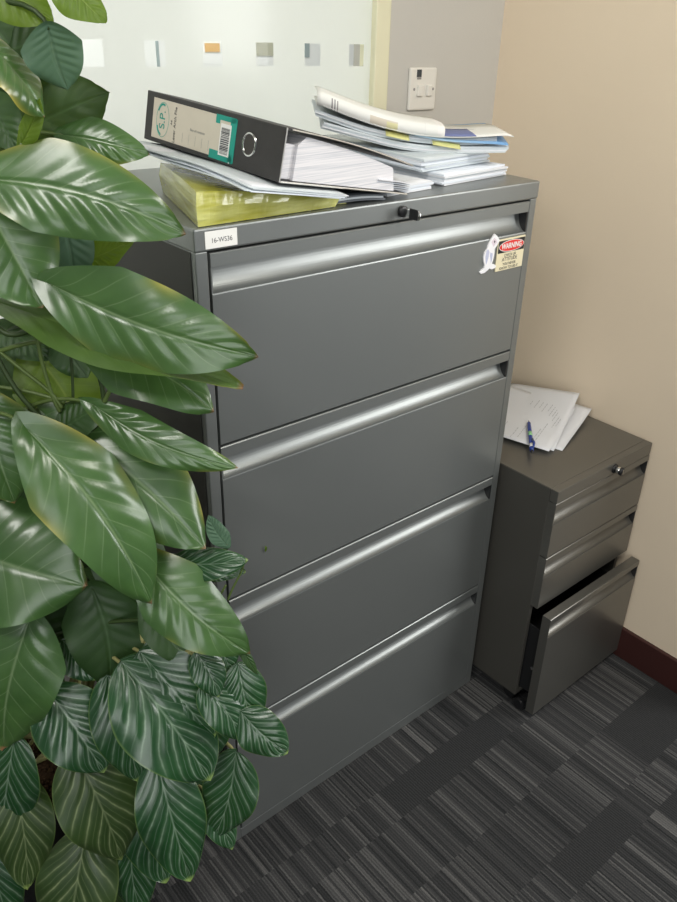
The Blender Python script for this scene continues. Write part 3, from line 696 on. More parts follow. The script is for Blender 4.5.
# ------------------------------------------------------------------ plants
def leaf_mat(name, c1, c2, vein, vstr=.25, rough=.33, nv=9, silver=0, trans=.12, edgecol=None, coat=.25, yellow=.0):
    m = bpy.data.materials.new(name); m.use_nodes = True; N, L, b = nodes(m)
    def mth(op, a=None, b_=None, clamp=False):
        n = N.new('ShaderNodeMath'); n.operation = op; n.use_clamp = clamp
        for i, q in enumerate((a, b_)):
            if q is None: continue
            if isinstance(q, (int, float)): n.inputs[i].default_value = q
            else: L.new(q, n.inputs[i])
        return n.outputs[0]
    def mix(f, a, b_):
        n = N.new('ShaderNodeMix'); n.data_type = 'RGBA'; L.new(f, n.inputs[0])
        for i, q in ((6, a), (7, b_)):
            if isinstance(q, tuple): n.inputs[i].default_value = (*q, 1)
            else: L.new(q, n.inputs[i])
        return n.outputs[2]
    uv = N.new('ShaderNodeUVMap'); s = N.new('ShaderNodeSeparateXYZ'); L.new(uv.outputs[0], s.inputs[0])
    v_ = s.outputs[1]; au = mth('ABSOLUTE', mth('MULTIPLY', mth('SUBTRACT', s.outputs[0], .5), 2))
    oi = N.new('ShaderNodeObjectInfo'); tc = N.new('ShaderNodeTexCoord')
    nz = N.new('ShaderNodeTexNoise'); nz.noise_dimensions = '4D'; nz.inputs['Scale'].default_value = 14; nz.inputs['Detail'].default_value = 4
    L.new(tc.outputs['Object'], nz.inputs['Vector']); L.new(mth('MULTIPLY', oi.outputs['Random'], 50), nz.inputs['W'])
    base = mix(mth('MULTIPLY', mth('SUBTRACT', nz.outputs['Fac'], .3), 2.2, True), c1, c2)
    # lateral veins: lines sweeping toward the tip
    wobn = mth('MULTIPLY', mth('SUBTRACT', nz.outputs['Fac'], .5), .035 if not silver else .12)
    k = mth('SUBTRACT', v_, mth('ADD', mth('MULTIPLY', mth('POWER', au, .8), (.24 if not silver else .42)), wobn))
    ph_ = mth('FRACT', mth('MULTIPLY', k, nv)); dist = mth('MULTIPLY', mth('ABSOLUTE', mth('SUBTRACT', ph_, .5)), 2)   # 1 on the vein line
    wd = .90 if not silver else .80
    line = mth('SMOOTH_MIN', mth('MULTIPLY', mth('SUBTRACT', dist, wd), 1/(1-wd), True), 1.0)
    fade = mth('SUBTRACT', 1.0, mth('POWER', au, 3 if not silver else 4), True)
    if silver:
        n2 = N.new('ShaderNodeTexNoise'); n2.inputs['Scale'].default_value = 60; L.new(tc.outputs['Object'], n2.inputs['Vector'])
        fade = mth('MULTIPLY', fade, mth('ADD', mth('MULTIPLY', n2.outputs['Fac'], 1.2), .05), True)
        soft = mth('MULTIPLY', mth('SUBTRACT', dist, .45), 1.4, True)
        base = mix(mth('MULTIPLY', soft, mth('MULTIPLY', fade, silver*.35)), base, vein)
        # thin second set of silver feathers
        k2 = mth('FRACT', mth('MULTIPLY', k, nv*2.0)); d2 = mth('MULTIPLY', mth('SUBTRACT', mth('MULTIPLY', mth('ABSOLUTE', mth('SUBTRACT', k2, .5)), 2), .8), 5, True)
        base = mix(mth('MULTIPLY', d2, mth('MULTIPLY', fade, silver*.35)), base, vein)
    base = mix(mth('MULTIPLY', mth('MULTIPLY', line, fade), vstr), base, vein)
    midr = mth('SUBTRACT', 1.0, mth('MULTIPLY', au, 26.0), True)
    base = mix(mth('MULTIPLY', midr, .55 if not silver else .35), base, vein)
    if edgecol:
        ed = mth('MULTIPLY', mth('SUBTRACT', au, .955), 22, True); base = mix(mth('MULTIPLY', ed, .3), base, edgecol)
        tipf = mth('MULTIPLY', mth('SUBTRACT', v_, .955), 22, True); base = mix(tipf, base, edgecol)
    if yellow:
        n3 = N.new('ShaderNodeTexNoise'); n3.noise_dimensions = '4D'; n3.inputs['Scale'].default_value = 8; L.new(tc.outputs['Object'], n3.inputs['Vector']); L.new(mth('MULTIPLY', oi.outputs['Random'], 90), n3.inputs['W'])
        ye = mth('MULTIPLY', mth('MULTIPLY', mth('POWER', au, 9), mth('MULTIPLY', mth('SUBTRACT', n3.outputs['Fac'], .52), 6, True)), yellow)
        base = mix(ye, base, (.42, .36, .06))
        tp_ = mth('MULTIPLY', mth('SUBTRACT', v_, .975), 40, True); base = mix(tp_, base, (.28, .13, .07))
    L.new(base, b.inputs['Base Color'])
    b.inputs['Roughness'].default_value = rough; b.inputs['Specular IOR Level'].default_value = .5
    b.inputs['Coat Weight'].default_value = coat; b.inputs['Coat Roughness'].default_value = .20
    hb = mth('ADD', mth('MULTIPLY', mth('POWER', dist, 2), -.6 if silver else -.15), mth('MULTIPLY', nz.outputs['Fac'], .8))
    bp = N.new('ShaderNodeBump'); bp.inputs['Strength'].default_value = .35; bp.inputs['Distance'].default_value = .002
    L.new(hb, bp.inputs['Height']); L.new(bp.outputs['Normal'], b.inputs['Normal'])
    if trans:
        t_ = N.new('ShaderNodeBsdfTranslucent'); L.new(base, t_.inputs[0])
        g = N.new('ShaderNodeMix'); g.data_type = 'RGBA'; g.inputs[0].default_value = .5; L.new(base, g.inputs[6]); g.inputs[7].default_value = (.35, .50, .04, 1); L.new(g.outputs[2], t_.inputs[0])
        ms = N.new('ShaderNodeMixShader'); ms.inputs[0].default_value = trans
        L.new(b.outputs[0], ms.inputs[1]); L.new(t_.outputs[0], ms.inputs[2]); L.new(ms.outputs[0], N['Material Output'].inputs[0])
    return m
LM = {
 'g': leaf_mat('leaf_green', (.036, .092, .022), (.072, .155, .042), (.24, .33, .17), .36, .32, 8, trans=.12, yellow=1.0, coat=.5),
 'd': leaf_mat('leaf_shaded', (.018, .052, .012), (.036, .088, .020), (.07, .14, .05), .2, .5, 8, trans=.15, coat=.05),  # leaf green darkened for the shade inside the foliage
 'y': leaf_mat('leaf_yellow_green', (.090, .165, .012), (.16, .25, .022), (.30, .38, .08), .25, .5, 8, trans=.38, coat=.05),
 'm': leaf_mat('leaf_underside', (.045, .105, .060), (.065, .135, .080), (.12, .20, .12), .15, .6, 8, trans=.15, coat=0),
 'o2': leaf_mat('leaf_folded', (.045, .095, .016), (.085, .155, .030), (.17, .25, .08), .2, .45, 8, trans=.22, coat=.1, yellow=.8),
 's': leaf_mat('leaf_silver_veined', (.009, .046, .014), (.020, .078, .024), (.36, .48, .35), .40, .26, 6, silver=.8, trans=.08, edgecol=(.30, .42, .12), coat=.35),
 'o': leaf_mat('leaf_olive_veined', (.020, .048, .010), (.040, .074, .018), (.30, .36, .18), .6, .42, 6, silver=.8, trans=.12, edgecol=(.22, .30, .08), coat=.1),
}
stem_g = noise_var(mat('stem_green', (.085, .13, .03), .45), 30, .2)
stem_d = noise_var(mat('stem_dark', (.030, .055, .012), .45), 30, .2)
stem_y = noise_var(mat('stem_pale', (.38, .36, .15), .5), 30, .2)
LEAVES = [
('c', 'y', -0.2224, 0.0348, 1.6048, -0.1602, -0.0071, 1.5667, 0.0516, -0.3812, -0.8641, 0.3287, 0.03, 0.1),
('c', 'y', -0.1612, -0.0237, 1.6192, -0.1175, -0.0449, 1.5682, 0.0501, 0.0324, -0.9128, 0.4072, 0.03, 0.15),
('c', 'd', -0.2014, 0.129, 1.5208, -0.135, 0.0649, 1.5515, 0.094, -0.7213, -0.5358, 0.4388, 0.02, 0.1),
('c', 'm', -0.1743, -0.0239, 1.5631, -0.1598, -0.0202, 1.4996, 0.0553, -0.2917, -0.9487, -0.1221, 0.01, 0.1),
('c', 'd', -0.2116, 0.1375, 1.4118, -0.0903, 0.0212, 1.4926, 0.1066, -0.726, -0.6783, 0.1133, 0.02, 0.1),
('c', 'g', -0.2292, 0.0144, 1.5452, -0.1851, -0.0065, 1.4708, 0.0629, 0.4558, -0.7492, 0.4805, 0.05, 0.3),
('c', 'y', -0.2088, 0.0202, 1.4376, -0.1881, -0.0078, 1.4908, 0.0212, -0.7849, -0.6192, -0.0207, 0.01, 0.2),
('c', 'g', -0.1478, 0.0497, 1.4441, -0.0659, -0.0205, 1.424, 0.0464, -0.5142, -0.7294, 0.4512, 0.05, 0.2),
('c', 'y', -0.1522, 0.0992, 1.4071, -0.089, 0.0423, 1.4205, 0.0353, -0.6147, -0.5483, 0.5671, 0.01, 0.1),
('c', 'y', -0.1843, 0.1141, 1.4024, -0.1398, 0.0739, 1.4123, 0.0264, -0.6167, -0.5435, 0.5694, 0.01, 0.1),
('c', 'd', -0.2285, 0.0704, 1.4932, -0.1998, 0.0557, 1.4257, 0.048, -0.1436, -0.9781, 0.1506, 0.01, 0.1),
('c', 'g', -0.256, 0.0393, 1.4028, -0.0758, -0.114, 1.3469, 0.0915, -0.513, -0.7534, 0.4115, 0.03, 0.12),
('c', 'g', -0.2483, 0.0627, 1.3777, -0.2158, 0.0149, 1.2448, 0.1045, -0.2153, -0.9345, 0.2835, 0.03, 0.12),
('c', 'm', -0.1522, 0.075, 1.3435, -0.1541, 0.0639, 1.242, 0.0534, -0.4007, -0.91, 0.1067, 0.02, 0.1),
('c', 'y', -0.1307, 0.0702, 1.2782, -0.0847, 0.0022, 1.3189, 0.0375, -0.8377, -0.2916, 0.4618, 0.02, 0.2),
('c', 'd', -0.1616, 0.1109, 1.2734, -0.1587, 0.1034, 1.1618, 0.0646, -0.3699, -0.9276, 0.0529, 0.02, 0.1),
('c', 'g', -0.2049, 0.0044, 1.2768, -0.0218, -0.1832, 1.1974, 0.0974, -0.6263, -0.7286, 0.2773, 0.04, 0.15),
('c', 'o2', -0.2529, 0.0866, 1.2427, -0.0312, -0.1574, 1.1471, 0.0922, 0.0826, -0.2979, 0.951, 0.02, 0.1),
('c', 'g', -0.1585, 0.0269, 1.1768, -0.0504, -0.1118, 1.101, 0.0862, -0.3308, -0.6378, 0.6955, 0.04, 0.15),
('c', 'y', -0.1972, 0.1366, 1.1447, -0.1609, 0.0778, 1.011, 0.1037, -0.1924, -0.9164, 0.351, 0.02, 0.05),
('c', 'd', -0.2342, 0.1593, 1.1834, -0.1833, 0.1104, 1.1345, 0.0502, -0.1758, -0.7822, 0.5978, 0.02, 0.1),
('c', 'd', -0.1641, 0.1087, 1.1689, -0.1458, 0.0748, 1.1093, 0.0494, -0.2251, -0.8749, 0.4287, 0.02, 0.1),
('c', 'd', -0.2061, 0.06, 1.0458, -0.1497, 0.0136, 1.0904, 0.0531, -0.7482, -0.4023, 0.5275, 0.01, 0.1),
('c', 'g', -0.1643, 0.0267, 1.0911, -0.0267, -0.1291, 1.0098, 0.0515, -0.5292, -0.7099, 0.4647, 0.04, 0.2),
('c', 'g', -0.2054, 0.0855, 1.0579, -0.078, -0.1121, 0.8804, 0.1273, -0.2936, -0.7366, 0.6093, 0.04, 0.15),
('c', 'g', -0.2594, 0.0243, 1.083, -0.1739, -0.1159, 0.8276, 0.1095, -0.0195, -0.8791, 0.4762, 0.05, 0.14),
('c', 'g', -0.2899, 0.1028, 1.1111, -0.2831, 0.0583, 0.9561, 0.1036, -0.2421, -0.9352, 0.2584, 0.04, 0.15),
('c', 'g', -0.3556, 0.1358, 0.8714, -0.227, -0.011, 0.8219, 0.1627, -0.5018, -0.6369, 0.5853, 0.05, 0.12),
('c', 'g', -0.1497, -0.0392, 0.8583, -0.0552, -0.1851, 0.7118, 0.092, -0.3264, -0.7667, 0.5528, 0.06, 0.15),
('c', 'g', -0.2992, 0.0439, 0.7622, -0.3778, 0.0458, 0.5338, 0.1255, -0.6098, -0.766, 0.2035, 0.05, 0.15),
('c', 'd', -0.2007, 0.0396, 0.7738, -0.2147, -0.0074, 0.5983, 0.107, -0.3688, -0.8902, 0.2674, 0.02, 0.12),
('c', 'd', -0.1386, -0.0183, 0.763, -0.1033, -0.0973, 0.6464, 0.0583, -0.187, -0.8388, 0.5112, 0.02, 0.12),
('c', 'm', -0.0401, -0.1121, 0.8692, -0.0575, -0.0886, 0.9206, 0.0261, -0.2081, -0.9143, 0.3475, 0.01, 0.1),
('c', 'd', -0.3056, 0.186, 0.9424, -0.2428, 0.114, 0.8437, 0.1097, -0.07, -0.8265, 0.5585, 0.02, 0.1),
('c', 'd', -0.0624, -0.1637, 0.7295, -0.0458, -0.1911, 0.6665, 0.0142, -0.2134, -0.9153, 0.3417, 0.02, 0.2),
('v', 's', -0.1062, -0.0578, 0.8379, -0.0284, -0.1482, 0.8584, 0.0432, -0.6349, -0.3965, 0.663, 0.02, 0.2),
('v', 's', -0.2525, 0.0668, 0.6758, -0.2287, 0.0094, 0.6166, 0.0558, -0.1434, -0.7387, 0.6586, 0.03, 0.15),
('v', 's', -0.2989, 0.0389, 0.6203, -0.2636, -0.0578, 0.4833, 0.0976, -0.1992, -0.8241, 0.5303, 0.05, 0.18),
('v', 's', -0.2155, -0.0107, 0.6325, -0.2194, -0.0828, 0.4527, 0.0824, -0.2958, -0.8843, 0.3612, 0.05, 0.18),
('v', 's', -0.2002, -0.0388, 0.6743, -0.136, -0.1751, 0.4748, 0.1246, -0.054, -0.8326, 0.5513, 0.05, 0.15),
('v', 's', -0.1701, -0.0417, 0.6798, -0.1096, -0.1509, 0.5354, 0.0988, -0.3699, -0.809, 0.4567, 0.05, 0.15),
('v', 's', -0.1066, -0.1083, 0.6907, -0.097, -0.1541, 0.6226, 0.0448, -0.2609, -0.8174, 0.5137, 0.04, 0.2),
('v', 's', -0.1107, -0.127, 0.6385, -0.0769, -0.1903, 0.5416, 0.0554, -0.1567, -0.851, 0.5013, 0.04, 0.2),
('v', 's', -0.0514, -0.1419, 0.6569, -0.0547, -0.1867, 0.546, 0.0624, -0.4015, -0.8451, 0.3531, 0.03, 0.2),
('v', 's', -0.0702, -0.1745, 0.5878, -0.03, -0.2472, 0.5273, 0.0614, -0.5435, -0.6937, 0.4726, 0.04, 0.15),
('v', 's', -0.0752, -0.16, 0.4849, -0.1349, -0.1704, 0.3228, 0.0798, -0.7145, -0.6302, 0.3039, 0.03, 0.15),
('v', 's', -0.1211, -0.1296, 0.3965, -0.1151, -0.1949, 0.2987, 0.049, -0.2588, -0.8108, 0.5251, 0.03, 0.2),
('v', 's', -0.1842, -0.0846, 0.4835, -0.1884, -0.1725, 0.2595, 0.0923, -0.3153, -0.8813, 0.3519, 0.05, 0.18),
('v', 'o', -0.2882, -0.0068, 0.5101, -0.2693, -0.089, 0.2972, 0.1078, -0.1777, -0.9233, 0.3405, 0.05, 0.15),
('v', 's', -0.213, -0.0452, 0.4016, -0.2129, -0.1271, 0.2247, 0.0879, -0.2659, -0.8749, 0.4048, 0.04, 0.15),
('v', 's', -0.3605, 0.0441, 0.5457, -0.4166, 0.0544, 0.3346, 0.0855, -0.6216, -0.7729, 0.1276, 0.04, 0.15),
('v', 'o', -0.373, 0.0583, 0.462, -0.4058, -0.0084, 0.2595, 0.0815, -0.3229, -0.8821, 0.343, 0.04, 0.15),
('v', 'o', -0.3011, -0.0279, 0.3352, -0.3902, -0.0815, 0.1264, 0.1123, -0.5307, -0.7383, 0.4162, 0.04, 0.3),
('v', 'o', -0.266, -0.0217, 0.2697, -0.3219, -0.0667, 0.0578, 0.0808, -0.5139, -0.8016, 0.3055, 0.03, 0.2),
('v', 's', -0.2234, -0.0613, 0.3477, -0.2574, -0.1083, 0.1501, 0.075, -0.4632, -0.8409, 0.2798, 0.03, 0.2),
('v', 's', -0.102, -0.088, 0.5894, -0.1197, -0.1295, 0.4462, 0.0847, -0.4588, -0.8367, 0.2991, 0.03, 0.2),
('v', 's', -0.0663, -0.1091, 0.6935, -0.0605, -0.137, 0.6413, 0.0424, -0.2949, -0.8557, 0.4252, 0.03, 0.2),
('v', 's', -0.4251, 0.1296, 0.2557, -0.4354, 0.0558, 0.0862, 0.0733, -0.2014, -0.8937, 0.4009, 0.03, 0.2),
('v', 's', -0.0808, -0.0581, 0.8303, -0.0151, -0.1203, 0.8129, 0.0358, -0.299, -0.5366, 0.7891, 0.02, 0.2),
('v', 's', -0.1453, -0.0286, 0.6819, -0.1239, -0.0925, 0.5843, 0.0659, -0.2024, -0.8392, 0.5047, 0.03, 0.2),
('v', 's', -0.1494, -0.0782, 0.4086, -0.1072, -0.1646, 0.3136, 0.0779, -0.1176, -0.7602, 0.639, 0.03, 0.2),
('c', 'd', -0.251, 0.2248, 1.1599, -0.2236, 0.1618, 0.9423, 0.1062, -0.2101, -0.9459, 0.2472, 0.02, 0.1),
('c', 'd', -0.2744, 0.2329, 0.9459, -0.1968, 0.146, 0.8458, 0.1308, -0.102, -0.7888, 0.6061, 0.02, 0.1),
('c', 'd', -0.1706, 0.1379, 0.9347, -0.2521, 0.1445, 0.709, 0.1339, -0.6205, -0.7578, 0.2017, 0.02, 0.1),
('c', 'd', -0.2339, 0.1651, 0.7713, -0.2057, 0.0821, 0.6163, 0.1184, -0.1684, -0.8814, 0.4414, 0.02, 0.1),
('c', 'd', -0.3183, 0.1823, 0.7187, -0.2378, 0.0741, 0.6624, 0.1173, -0.1925, -0.5621, 0.8043, 0.02, 0.1),
('c', 'd', -0.149, 0.0587, 0.872, -0.1356, -0.0065, 0.661, 0.0976, -0.2955, -0.9178, 0.2651, 0.02, 0.1),
('c', 'd', -0.1608, 0.109, 1.369, -0.1351, 0.0863, 1.2357, 0.0814, -0.2635, -0.9581, 0.1126, 0.02, 0.1),
('c', 'd', -0.1886, 0.1091, 1.5641, -0.1506, 0.0907, 1.4788, 0.0861, -0.1702, -0.9762, 0.1347, 0.02, 0.1),
('v', 's', -0.1564, -0.0246, 0.5513, -0.149, -0.0868, 0.3774, 0.0972, -0.2868, -0.9058, 0.312, 0.03, 0.2),
('v', 's', -0.2149, 0.0224, 0.4801, -0.2065, -0.0649, 0.2681, 0.0994, -0.243, -0.9003, 0.3611, 0.03, 0.2),
('v', 's', -0.3426, 0.1692, 0.6111, -0.2841, 0.0649, 0.4924, 0.1024, -0.0662, -0.7656, 0.6399, 0.03, 0.2)
]
def leaf_mesh(name, B, T, Wd, n0, arch, foldk, kind, plant, seed, m, parent):
    r = random.Random(seed); B, T, n0 = Vector(B), Vector(T), Vector(n0).normalized()
    Lg = (T-B).length; ax = (T-B).normalized(); lat = ax.cross(n0).normalized()
    NS, NU = 54, 28; bm = NB(); uvl = bm.loops.layers.uv.new('UVMap'); rows = []
    heart = plant == 'c' and kind not in ()
    nv = 8 if plant == 'c' else 6; sl_ = .24 if plant == 'c' else .42
    bend = r.uniform(-.06, .06)*Lg; rib = (.0007, .0017, .0011)[seed % 3]; Wd *= 1.18 if plant == 'c' else 1.2; ph1 = r.uniform(0, 6)
    for i in range(NS+1):
        s = i/NS
        if heart: w = 1.02*(min(1, (s/.30))**.62 if s < .30 else 1.0)*(1 if s < .30 else (max(0, 1-((s-.30)/.70)**2.1))**.80)
        else: w = (max(0, math.sin(PI*min(1, s**.80)))**.70)*1.03
        if s > .93: w = max(w*.9, .5*(1-s)/.07*.26) if s < 1 else 0
        row = []
        for j in range(NU+1):
            u = j/NU*2-1; au = abs(u); wv = Wd/2*w
            # base lobes swing backward on heart-shaped leaves
            sb = s
            back = -.085*Lg*(au**1.6)*max(0, 1-s/.30) if heart else -.02*Lg*au*max(0, 1-s/.25)
            p = B + ax*(Lg*sb + back) + lat*(u*wv + bend*math.sin(PI*s))
            h = arch*Lg*4*s*(1-s)*1.6
            h += foldk*wv*(au**1.2)*.9*(1-.5*s) - foldk*wv*(au**2.6)*1.3           # trough at midrib, margins roll down
            kk = (s - sl_*au**.8)*nv
            h += (rib if plant == 'c' else .0016)*math.cos(2*PI*kk)*math.sin(PI*min(1, au*1.15))**.8*min(1, 6*s)*(.55+.45*math.sin(5*s+ph1+2*u))*1.0*(1-s**6)*-1
            h += .055*Wd*math.sin(2*PI*s*1.6+ph1 + (1.5 if u > 0 else 0))*au**3
            h -= .0018*max(0, 1-au*14)
            row.append(bm.verts.new(p + n0*h))
        rows.append(row)
    for i in range(NS):
        for j in range(NU):
            f = bm.faces.new([rows[i][j], rows[i][j+1], rows[i+1][j+1], rows[i+1][j]]); f.smooth = True
            for lp, (a_, c_) in zip(f.loops, ((i, j), (i, j+1), (i+1, j+1), (i+1, j))): lp[uvl].uv = (c_/NU, a_/NS)
    bmesh.ops.remove_doubles(bm, verts=bm.verts, dist=1e-5)
    return obj(name, bm, m, parent)

POT = Vector((-.28, .17, 0))
pot = empty('planter', (POT.x, POT.y, 0), 'black planter at floor level under the leafy plants', 'planter')
bm = NB(); lathe(bm, [(.0, .0), (.105, .0), (.110, .004), (.132, .320), (.136, .325), (.136, .340), (.128, .340), (.124, .310), (.0, .310)], POT.x, POT.y, 48)
bmesh.ops.remove_doubles(bm, verts=bm.verts, dist=1e-5); obj('pot', bm, mat('planter_black', (.012, .012, .012), .5), pot, True)
soil = noise_var(mat('soil', (.060, .036, .020), .95, 0, .1), 60, .6, 1.0, 120)
bm = NB(); rs = random.Random(8)
lathe(bm, [(.125, .318), (.10, .324), (.05, .328), (.0005, .329)], POT.x, POT.y, 32)
for k in range(420):
    a = rs.uniform(0, 2*PI); q = .118*math.sqrt(rs.random()); rad = rs.uniform(.003, .0065)
    bmesh.ops.create_icosphere(bm, subdivisions=1, radius=rad*1.2, matrix=Matrix.Translation((POT.x+q*math.cos(a), POT.y+q*math.sin(a), (.328)+rs.uniform(-.002, .004))))
tag(obj('soil', bm, soil, pot), kind='stuff')

climb = empty('climbing_plant', (POT.x-.03, POT.y, (.32)), 'tall climbing plant with big glossy green heart-shaped leaves beside the cabinet', 'plant')
vein = empty('veined_plant', (POT.x+.05, POT.y-.05, (.32)), 'lower plant with dark leaves striped silver along the veins', 'plant')
# mossy support pole
bm = NB(); px_, py_ = POT.x-.055, POT.y+.01
pts = []; rd = []
for k in range(60):
    z = .31 + 1.48*k/59; pts.append((px_+.003*math.sin(k*1.7), py_+.003*math.cos(k*2.3), z)); rd.append(.024+.003*math.sin(k*2.9))
tube(bm, pts, rd, 14)
coir = noise_var(mat('coir', (.10, .060, .030), .95, 0, .1), 50, .6, 1.0, 160)
obj('moss_pole', bm, coir, climb, True)
for idx, (pln, kind, bx, by, bz, tx, ty, tz, wd, nx_, ny_, nz_, arch, foldk) in enumerate(LEAVES):
    par = climb if pln == 'c' else vein
    lf = leaf_mesh('leaf', (bx, by, bz), (tx, ty, tz), wd, (nx_, ny_, nz_), arch, foldk, kind, pln, idx*17+3, LM[kind], par)
    B_, T_ = Vector((bx, by, bz)), Vector((tx, ty, tz)); dirn = (T_-B_).normalized(); nn = Vector((nx_, ny_, nz_))
    if pln == 'c':
        root_p = Vector((px_, py_, max(.45, bz - .10 - .05*(idx % 3)))); r0, r1 = .0040, .0026
        ctrl = Vector((px_, py_, bz+.02)).lerp(B_, .35)
        sm = stem_g if kind in 'gy' else stem_d
    else:
        root_p = Vector((POT.x+.045+.03*math.cos(idx*2.1), POT.y-.02+.03*math.sin(idx*2.1), .325)); r0, r1 = .0048, .0028
        ctrl = Vector((root_p.x, root_p.y, max(bz, .5)+.03)).lerp(B_, .3)
        sm = stem_y
    bm = NB(); pts = bez(root_p, ctrl - nn*.02, B_ - dirn*(.05 if pln == 'c' else .0) - nn*(.012 if pln == 'c' else .045), B_ + dirn*(.004 if pln == 'c' else .012) - nn*.0015, 14)
    tube(bm, pts, [r0+(r1-r0)*k/14 for k in range(15)], 7)
    obj('stem', bm, sm, par, True)
# the bare dark stems crossing the gap, and a tight bundle of pale stalks
def unp(pts_, rad, m, par, name='stem', n=8):
    bm = NB(); P = [Vector(p) for p in pts_]; Q = []
    for i in range(len(P)-1):
        p0 = P[max(i-1, 0)]; p1 = P[i]; p2 = P[i+1]; p3 = P[min(i+2, len(P)-1)]
        for k in range(8):
            t = k/8; Q.append(.5*((2*p1) + (p2-p0)*t + (2*p0-5*p1+4*p2-p3)*t*t + (3*p1-p0-3*p2+p3)*t**3))
    Q.append(P[-1]); tube(bm, Q, rad, n); return obj(name, bm, m, par, True)
unp([(-0.2582, 0.1157, 1.1725), (-0.2382, 0.0935, 1.1004), (-0.2085, 0.0627, 1.0519), (-0.1772, 0.0342, 1.0475), (-0.1552, 0.0168, 1.0703), (-0.151, 0.0153, 1.0979), (-0.1524, 0.0195, 1.1394), (-0.1637, 0.0318, 1.185)], 0.0036, stem_d, climb)
unp([(-0.2052, 0.0821, 1.193), (-0.2052, 0.0798, 1.1469), (-0.2014, 0.073, 1.098), (-0.1965, 0.0664, 1.0724)], 0.0028, stem_g, climb)
unp([(-0.2466, 0.1175, 1.1591), (-0.225, 0.0965, 1.1311), (-0.2029, 0.0747, 1.1025), (-0.1935, 0.0643, 1.0787)], 0.0028, stem_g, climb)
unp([(-0.169, 0.0626, 1.1913), (-0.172, 0.062, 1.1328), (-0.1768, 0.0626, 1.0873)], 0.0022, stem_d, climb)
unp([(-0.2614, 0.1336, 1.1059), (-0.2226, 0.0983, 1.0991), (-0.1874, 0.0657, 1.0859)], 0.003, stem_g, climb)
unp([(-0.2518, 0.0982, 1.205), (-0.2406, 0.0879, 1.193), (-0.2232, 0.0725, 1.1968), (-0.1958, 0.0486, 1.2179)], 0.004, stem_d, climb)
unp([(-0.1531, 0.0109, 1.097), (-0.144, 0.0046, 1.1229), (-0.1503, 0.0124, 1.1591), (-0.1541, 0.0168, 1.1804)], 0.003, stem_g, climb)
unp([(-0.1694, -0.028, 0.5855), (-0.1529, -0.0258, 0.6628), (-0.1379, -0.0246, 0.734), (-0.1371, -0.0176, 0.7739)], 0.0042, stem_y, vein)
unp([(-0.1821, -0.0114, 0.5576), (-0.1547, -0.014, 0.6554), (-0.1435, -0.0048, 0.7488)], 0.004, stem_y, vein)
unp([(-0.1631, -0.0208, 0.6433), (-0.1461, -0.0326, 0.6594), (-0.1258, -0.0459, 0.683)], 0.0022, stem_y, vein)
unp([(-0.2846, 0.0543, 0.448), (-0.3007, 0.0747, 0.4714), (-0.3245, 0.0984, 0.4801), (-0.3578, 0.1266, 0.4722)], 0.006, stem_y, vein)
unp([(-0.2808, 0.056, 0.4685), (-0.2975, 0.0794, 0.5016), (-0.3102, 0.094, 0.5148)], 0.0065, stem_y, vein)
unp([(-0.2825, 0.0452, 0.4645), (-0.3083, 0.0645, 0.4489), (-0.3411, 0.088, 0.4247)], 0.0045, stem_y, vein)
unp([(-0.2804, 0.0556, 0.4235), (-0.2846, 0.0749, 0.4843), (-0.2939, 0.0977, 0.5435)], 0.0065, stem_y, vein)
unp([(-0.0541, -0.1266, 0.7807), (-0.0476, -0.1292, 0.7988), (-0.0325, -0.1366, 0.8346), (-0.0285, -0.1373, 0.8521)], 0.0016, stem_g, vein)
unp([(-0.0536, -0.1223, 0.8072), (-0.0653, -0.116, 0.7836), (-0.0822, -0.1055, 0.7577)], 0.0018, stem_g, vein)

# hidden inner leaves filling the heart of both plants: behind the front ones, shade put into their colour
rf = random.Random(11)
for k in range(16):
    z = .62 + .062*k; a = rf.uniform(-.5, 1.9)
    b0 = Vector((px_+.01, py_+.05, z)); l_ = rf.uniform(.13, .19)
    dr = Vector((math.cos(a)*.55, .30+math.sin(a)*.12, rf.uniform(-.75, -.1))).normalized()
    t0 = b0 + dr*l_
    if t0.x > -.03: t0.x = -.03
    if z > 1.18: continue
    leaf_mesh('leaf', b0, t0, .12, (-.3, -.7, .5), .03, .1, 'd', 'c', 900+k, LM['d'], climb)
# small green fleck just off a drawer face
bm = NB(); P = [(.101, -.004, .748), (.1035, -.006, .7445), (.1035, -.005, .738), (.1015, -.003, .733), (.0995, -.004, .738), (.0998, -.005, .744)]
vs = [bm.verts.new(p) for p in P]; bm.faces.new(vs)
o = obj('green_fleck', bm, LM['y']); tag(o, 'tiny green fleck on the second drawer front', 'leaf'); sm = o.modifiers.new('s', 'SOLIDIFY'); sm.thickness = .0006

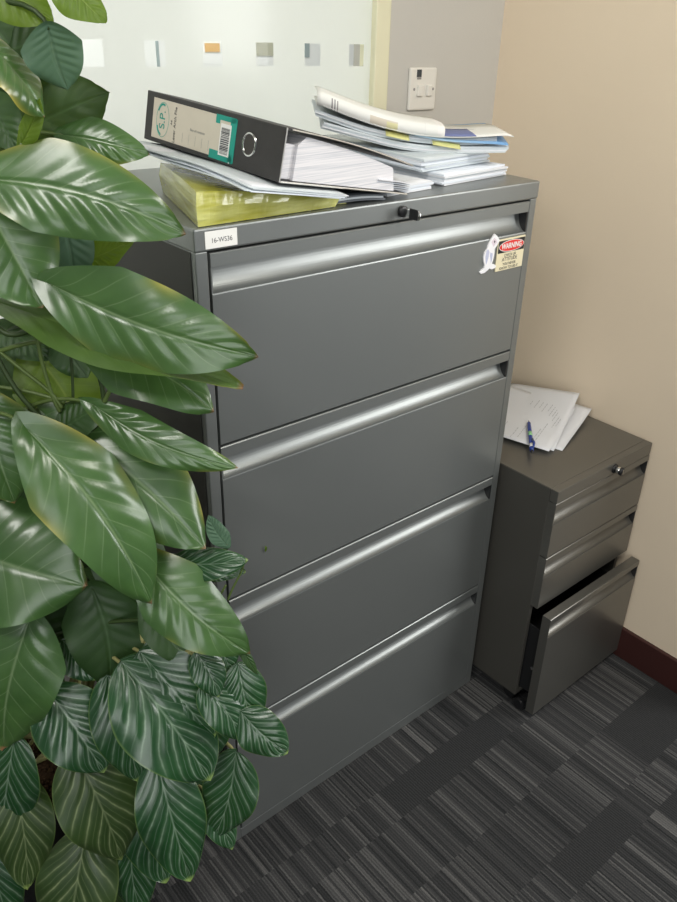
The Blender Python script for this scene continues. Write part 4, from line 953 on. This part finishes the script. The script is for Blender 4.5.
# ------------------------------------------------------------------ light
def area(name, loc, target, sx_, sy_, power, col=(1, 1, 1), spread=None):
    l = bpy.data.lights.new(name, 'AREA'); l.shape = 'RECTANGLE'; l.size = sx_; l.size_y = sy_; l.energy = power; l.color = col
    if spread: l.spread = spread
    o = bpy.data.objects.new(name, l); C.objects.link(o); o.location = loc
    o.rotation_euler = (Vector(target)-Vector(loc)).to_track_quat('-Z', 'Y').to_euler(); return o
area('window_daylight', (-1.6, -2.9, 1.8), (.3, 0, .9), 1.8, 1.5, 30, (.97, 1, .98))
area('ceiling_panel_light', (-1.15, -.75, 2.58), (-.4, -.1, .8), .8, .5, 30, (1, .98, .93))
area('ceiling_panel_light', (.60, -1.1, 2.55), (.80, -.1, .6), .6, .6, 22, (1, .96, .88))
area('window_daylight', (2.5, -2.2, 1.95), (.6, 0, .9), 1.1, 1.4, 52, (1, 1, .98))
area('room_beyond_light', (-.2, 1.55, 2.3), (-.3, .5, 1.4), 2.8, .9, 2, (1, .99, .95))
area('room_beyond_light', (0, 1.3, 2.7), (0, 2.6, 1.2), 3.0, .6, 62, (1, .99, .95))
w = bpy.data.worlds.new('world'); bpy.context.scene.world = w; w.use_nodes = True
w.node_tree.nodes['Background'].inputs[0].default_value = (.86, .90, .95, 1); w.node_tree.nodes['Background'].inputs[1].default_value = .20

# ------------------------------------------------------------------ camera
R_ = [[0.746402, 0.294572, -0.596751], [-0.664144, 0.386824, -0.63975], [0.042385, 0.873839, 0.484364]]
cam = bpy.data.cameras.new('camera'); co = bpy.data.objects.new('camera', cam); C.objects.link(co)
co.matrix_world = Matrix.Translation([-0.5648, -0.9874, 1.5884]) @ Matrix(R_).to_4x4()
cam.sensor_fit = 'HORIZONTAL'; cam.sensor_width = 36; cam.lens = 42.46491629624427; cam.shift_x = -0.04942131418169835; cam.shift_y = 0.009659293044539639; cam.clip_start = .02
bpy.context.scene.camera = co
sc = bpy.context.scene
sc.view_settings.view_transform = 'Standard'; sc.view_settings.exposure = 0.0
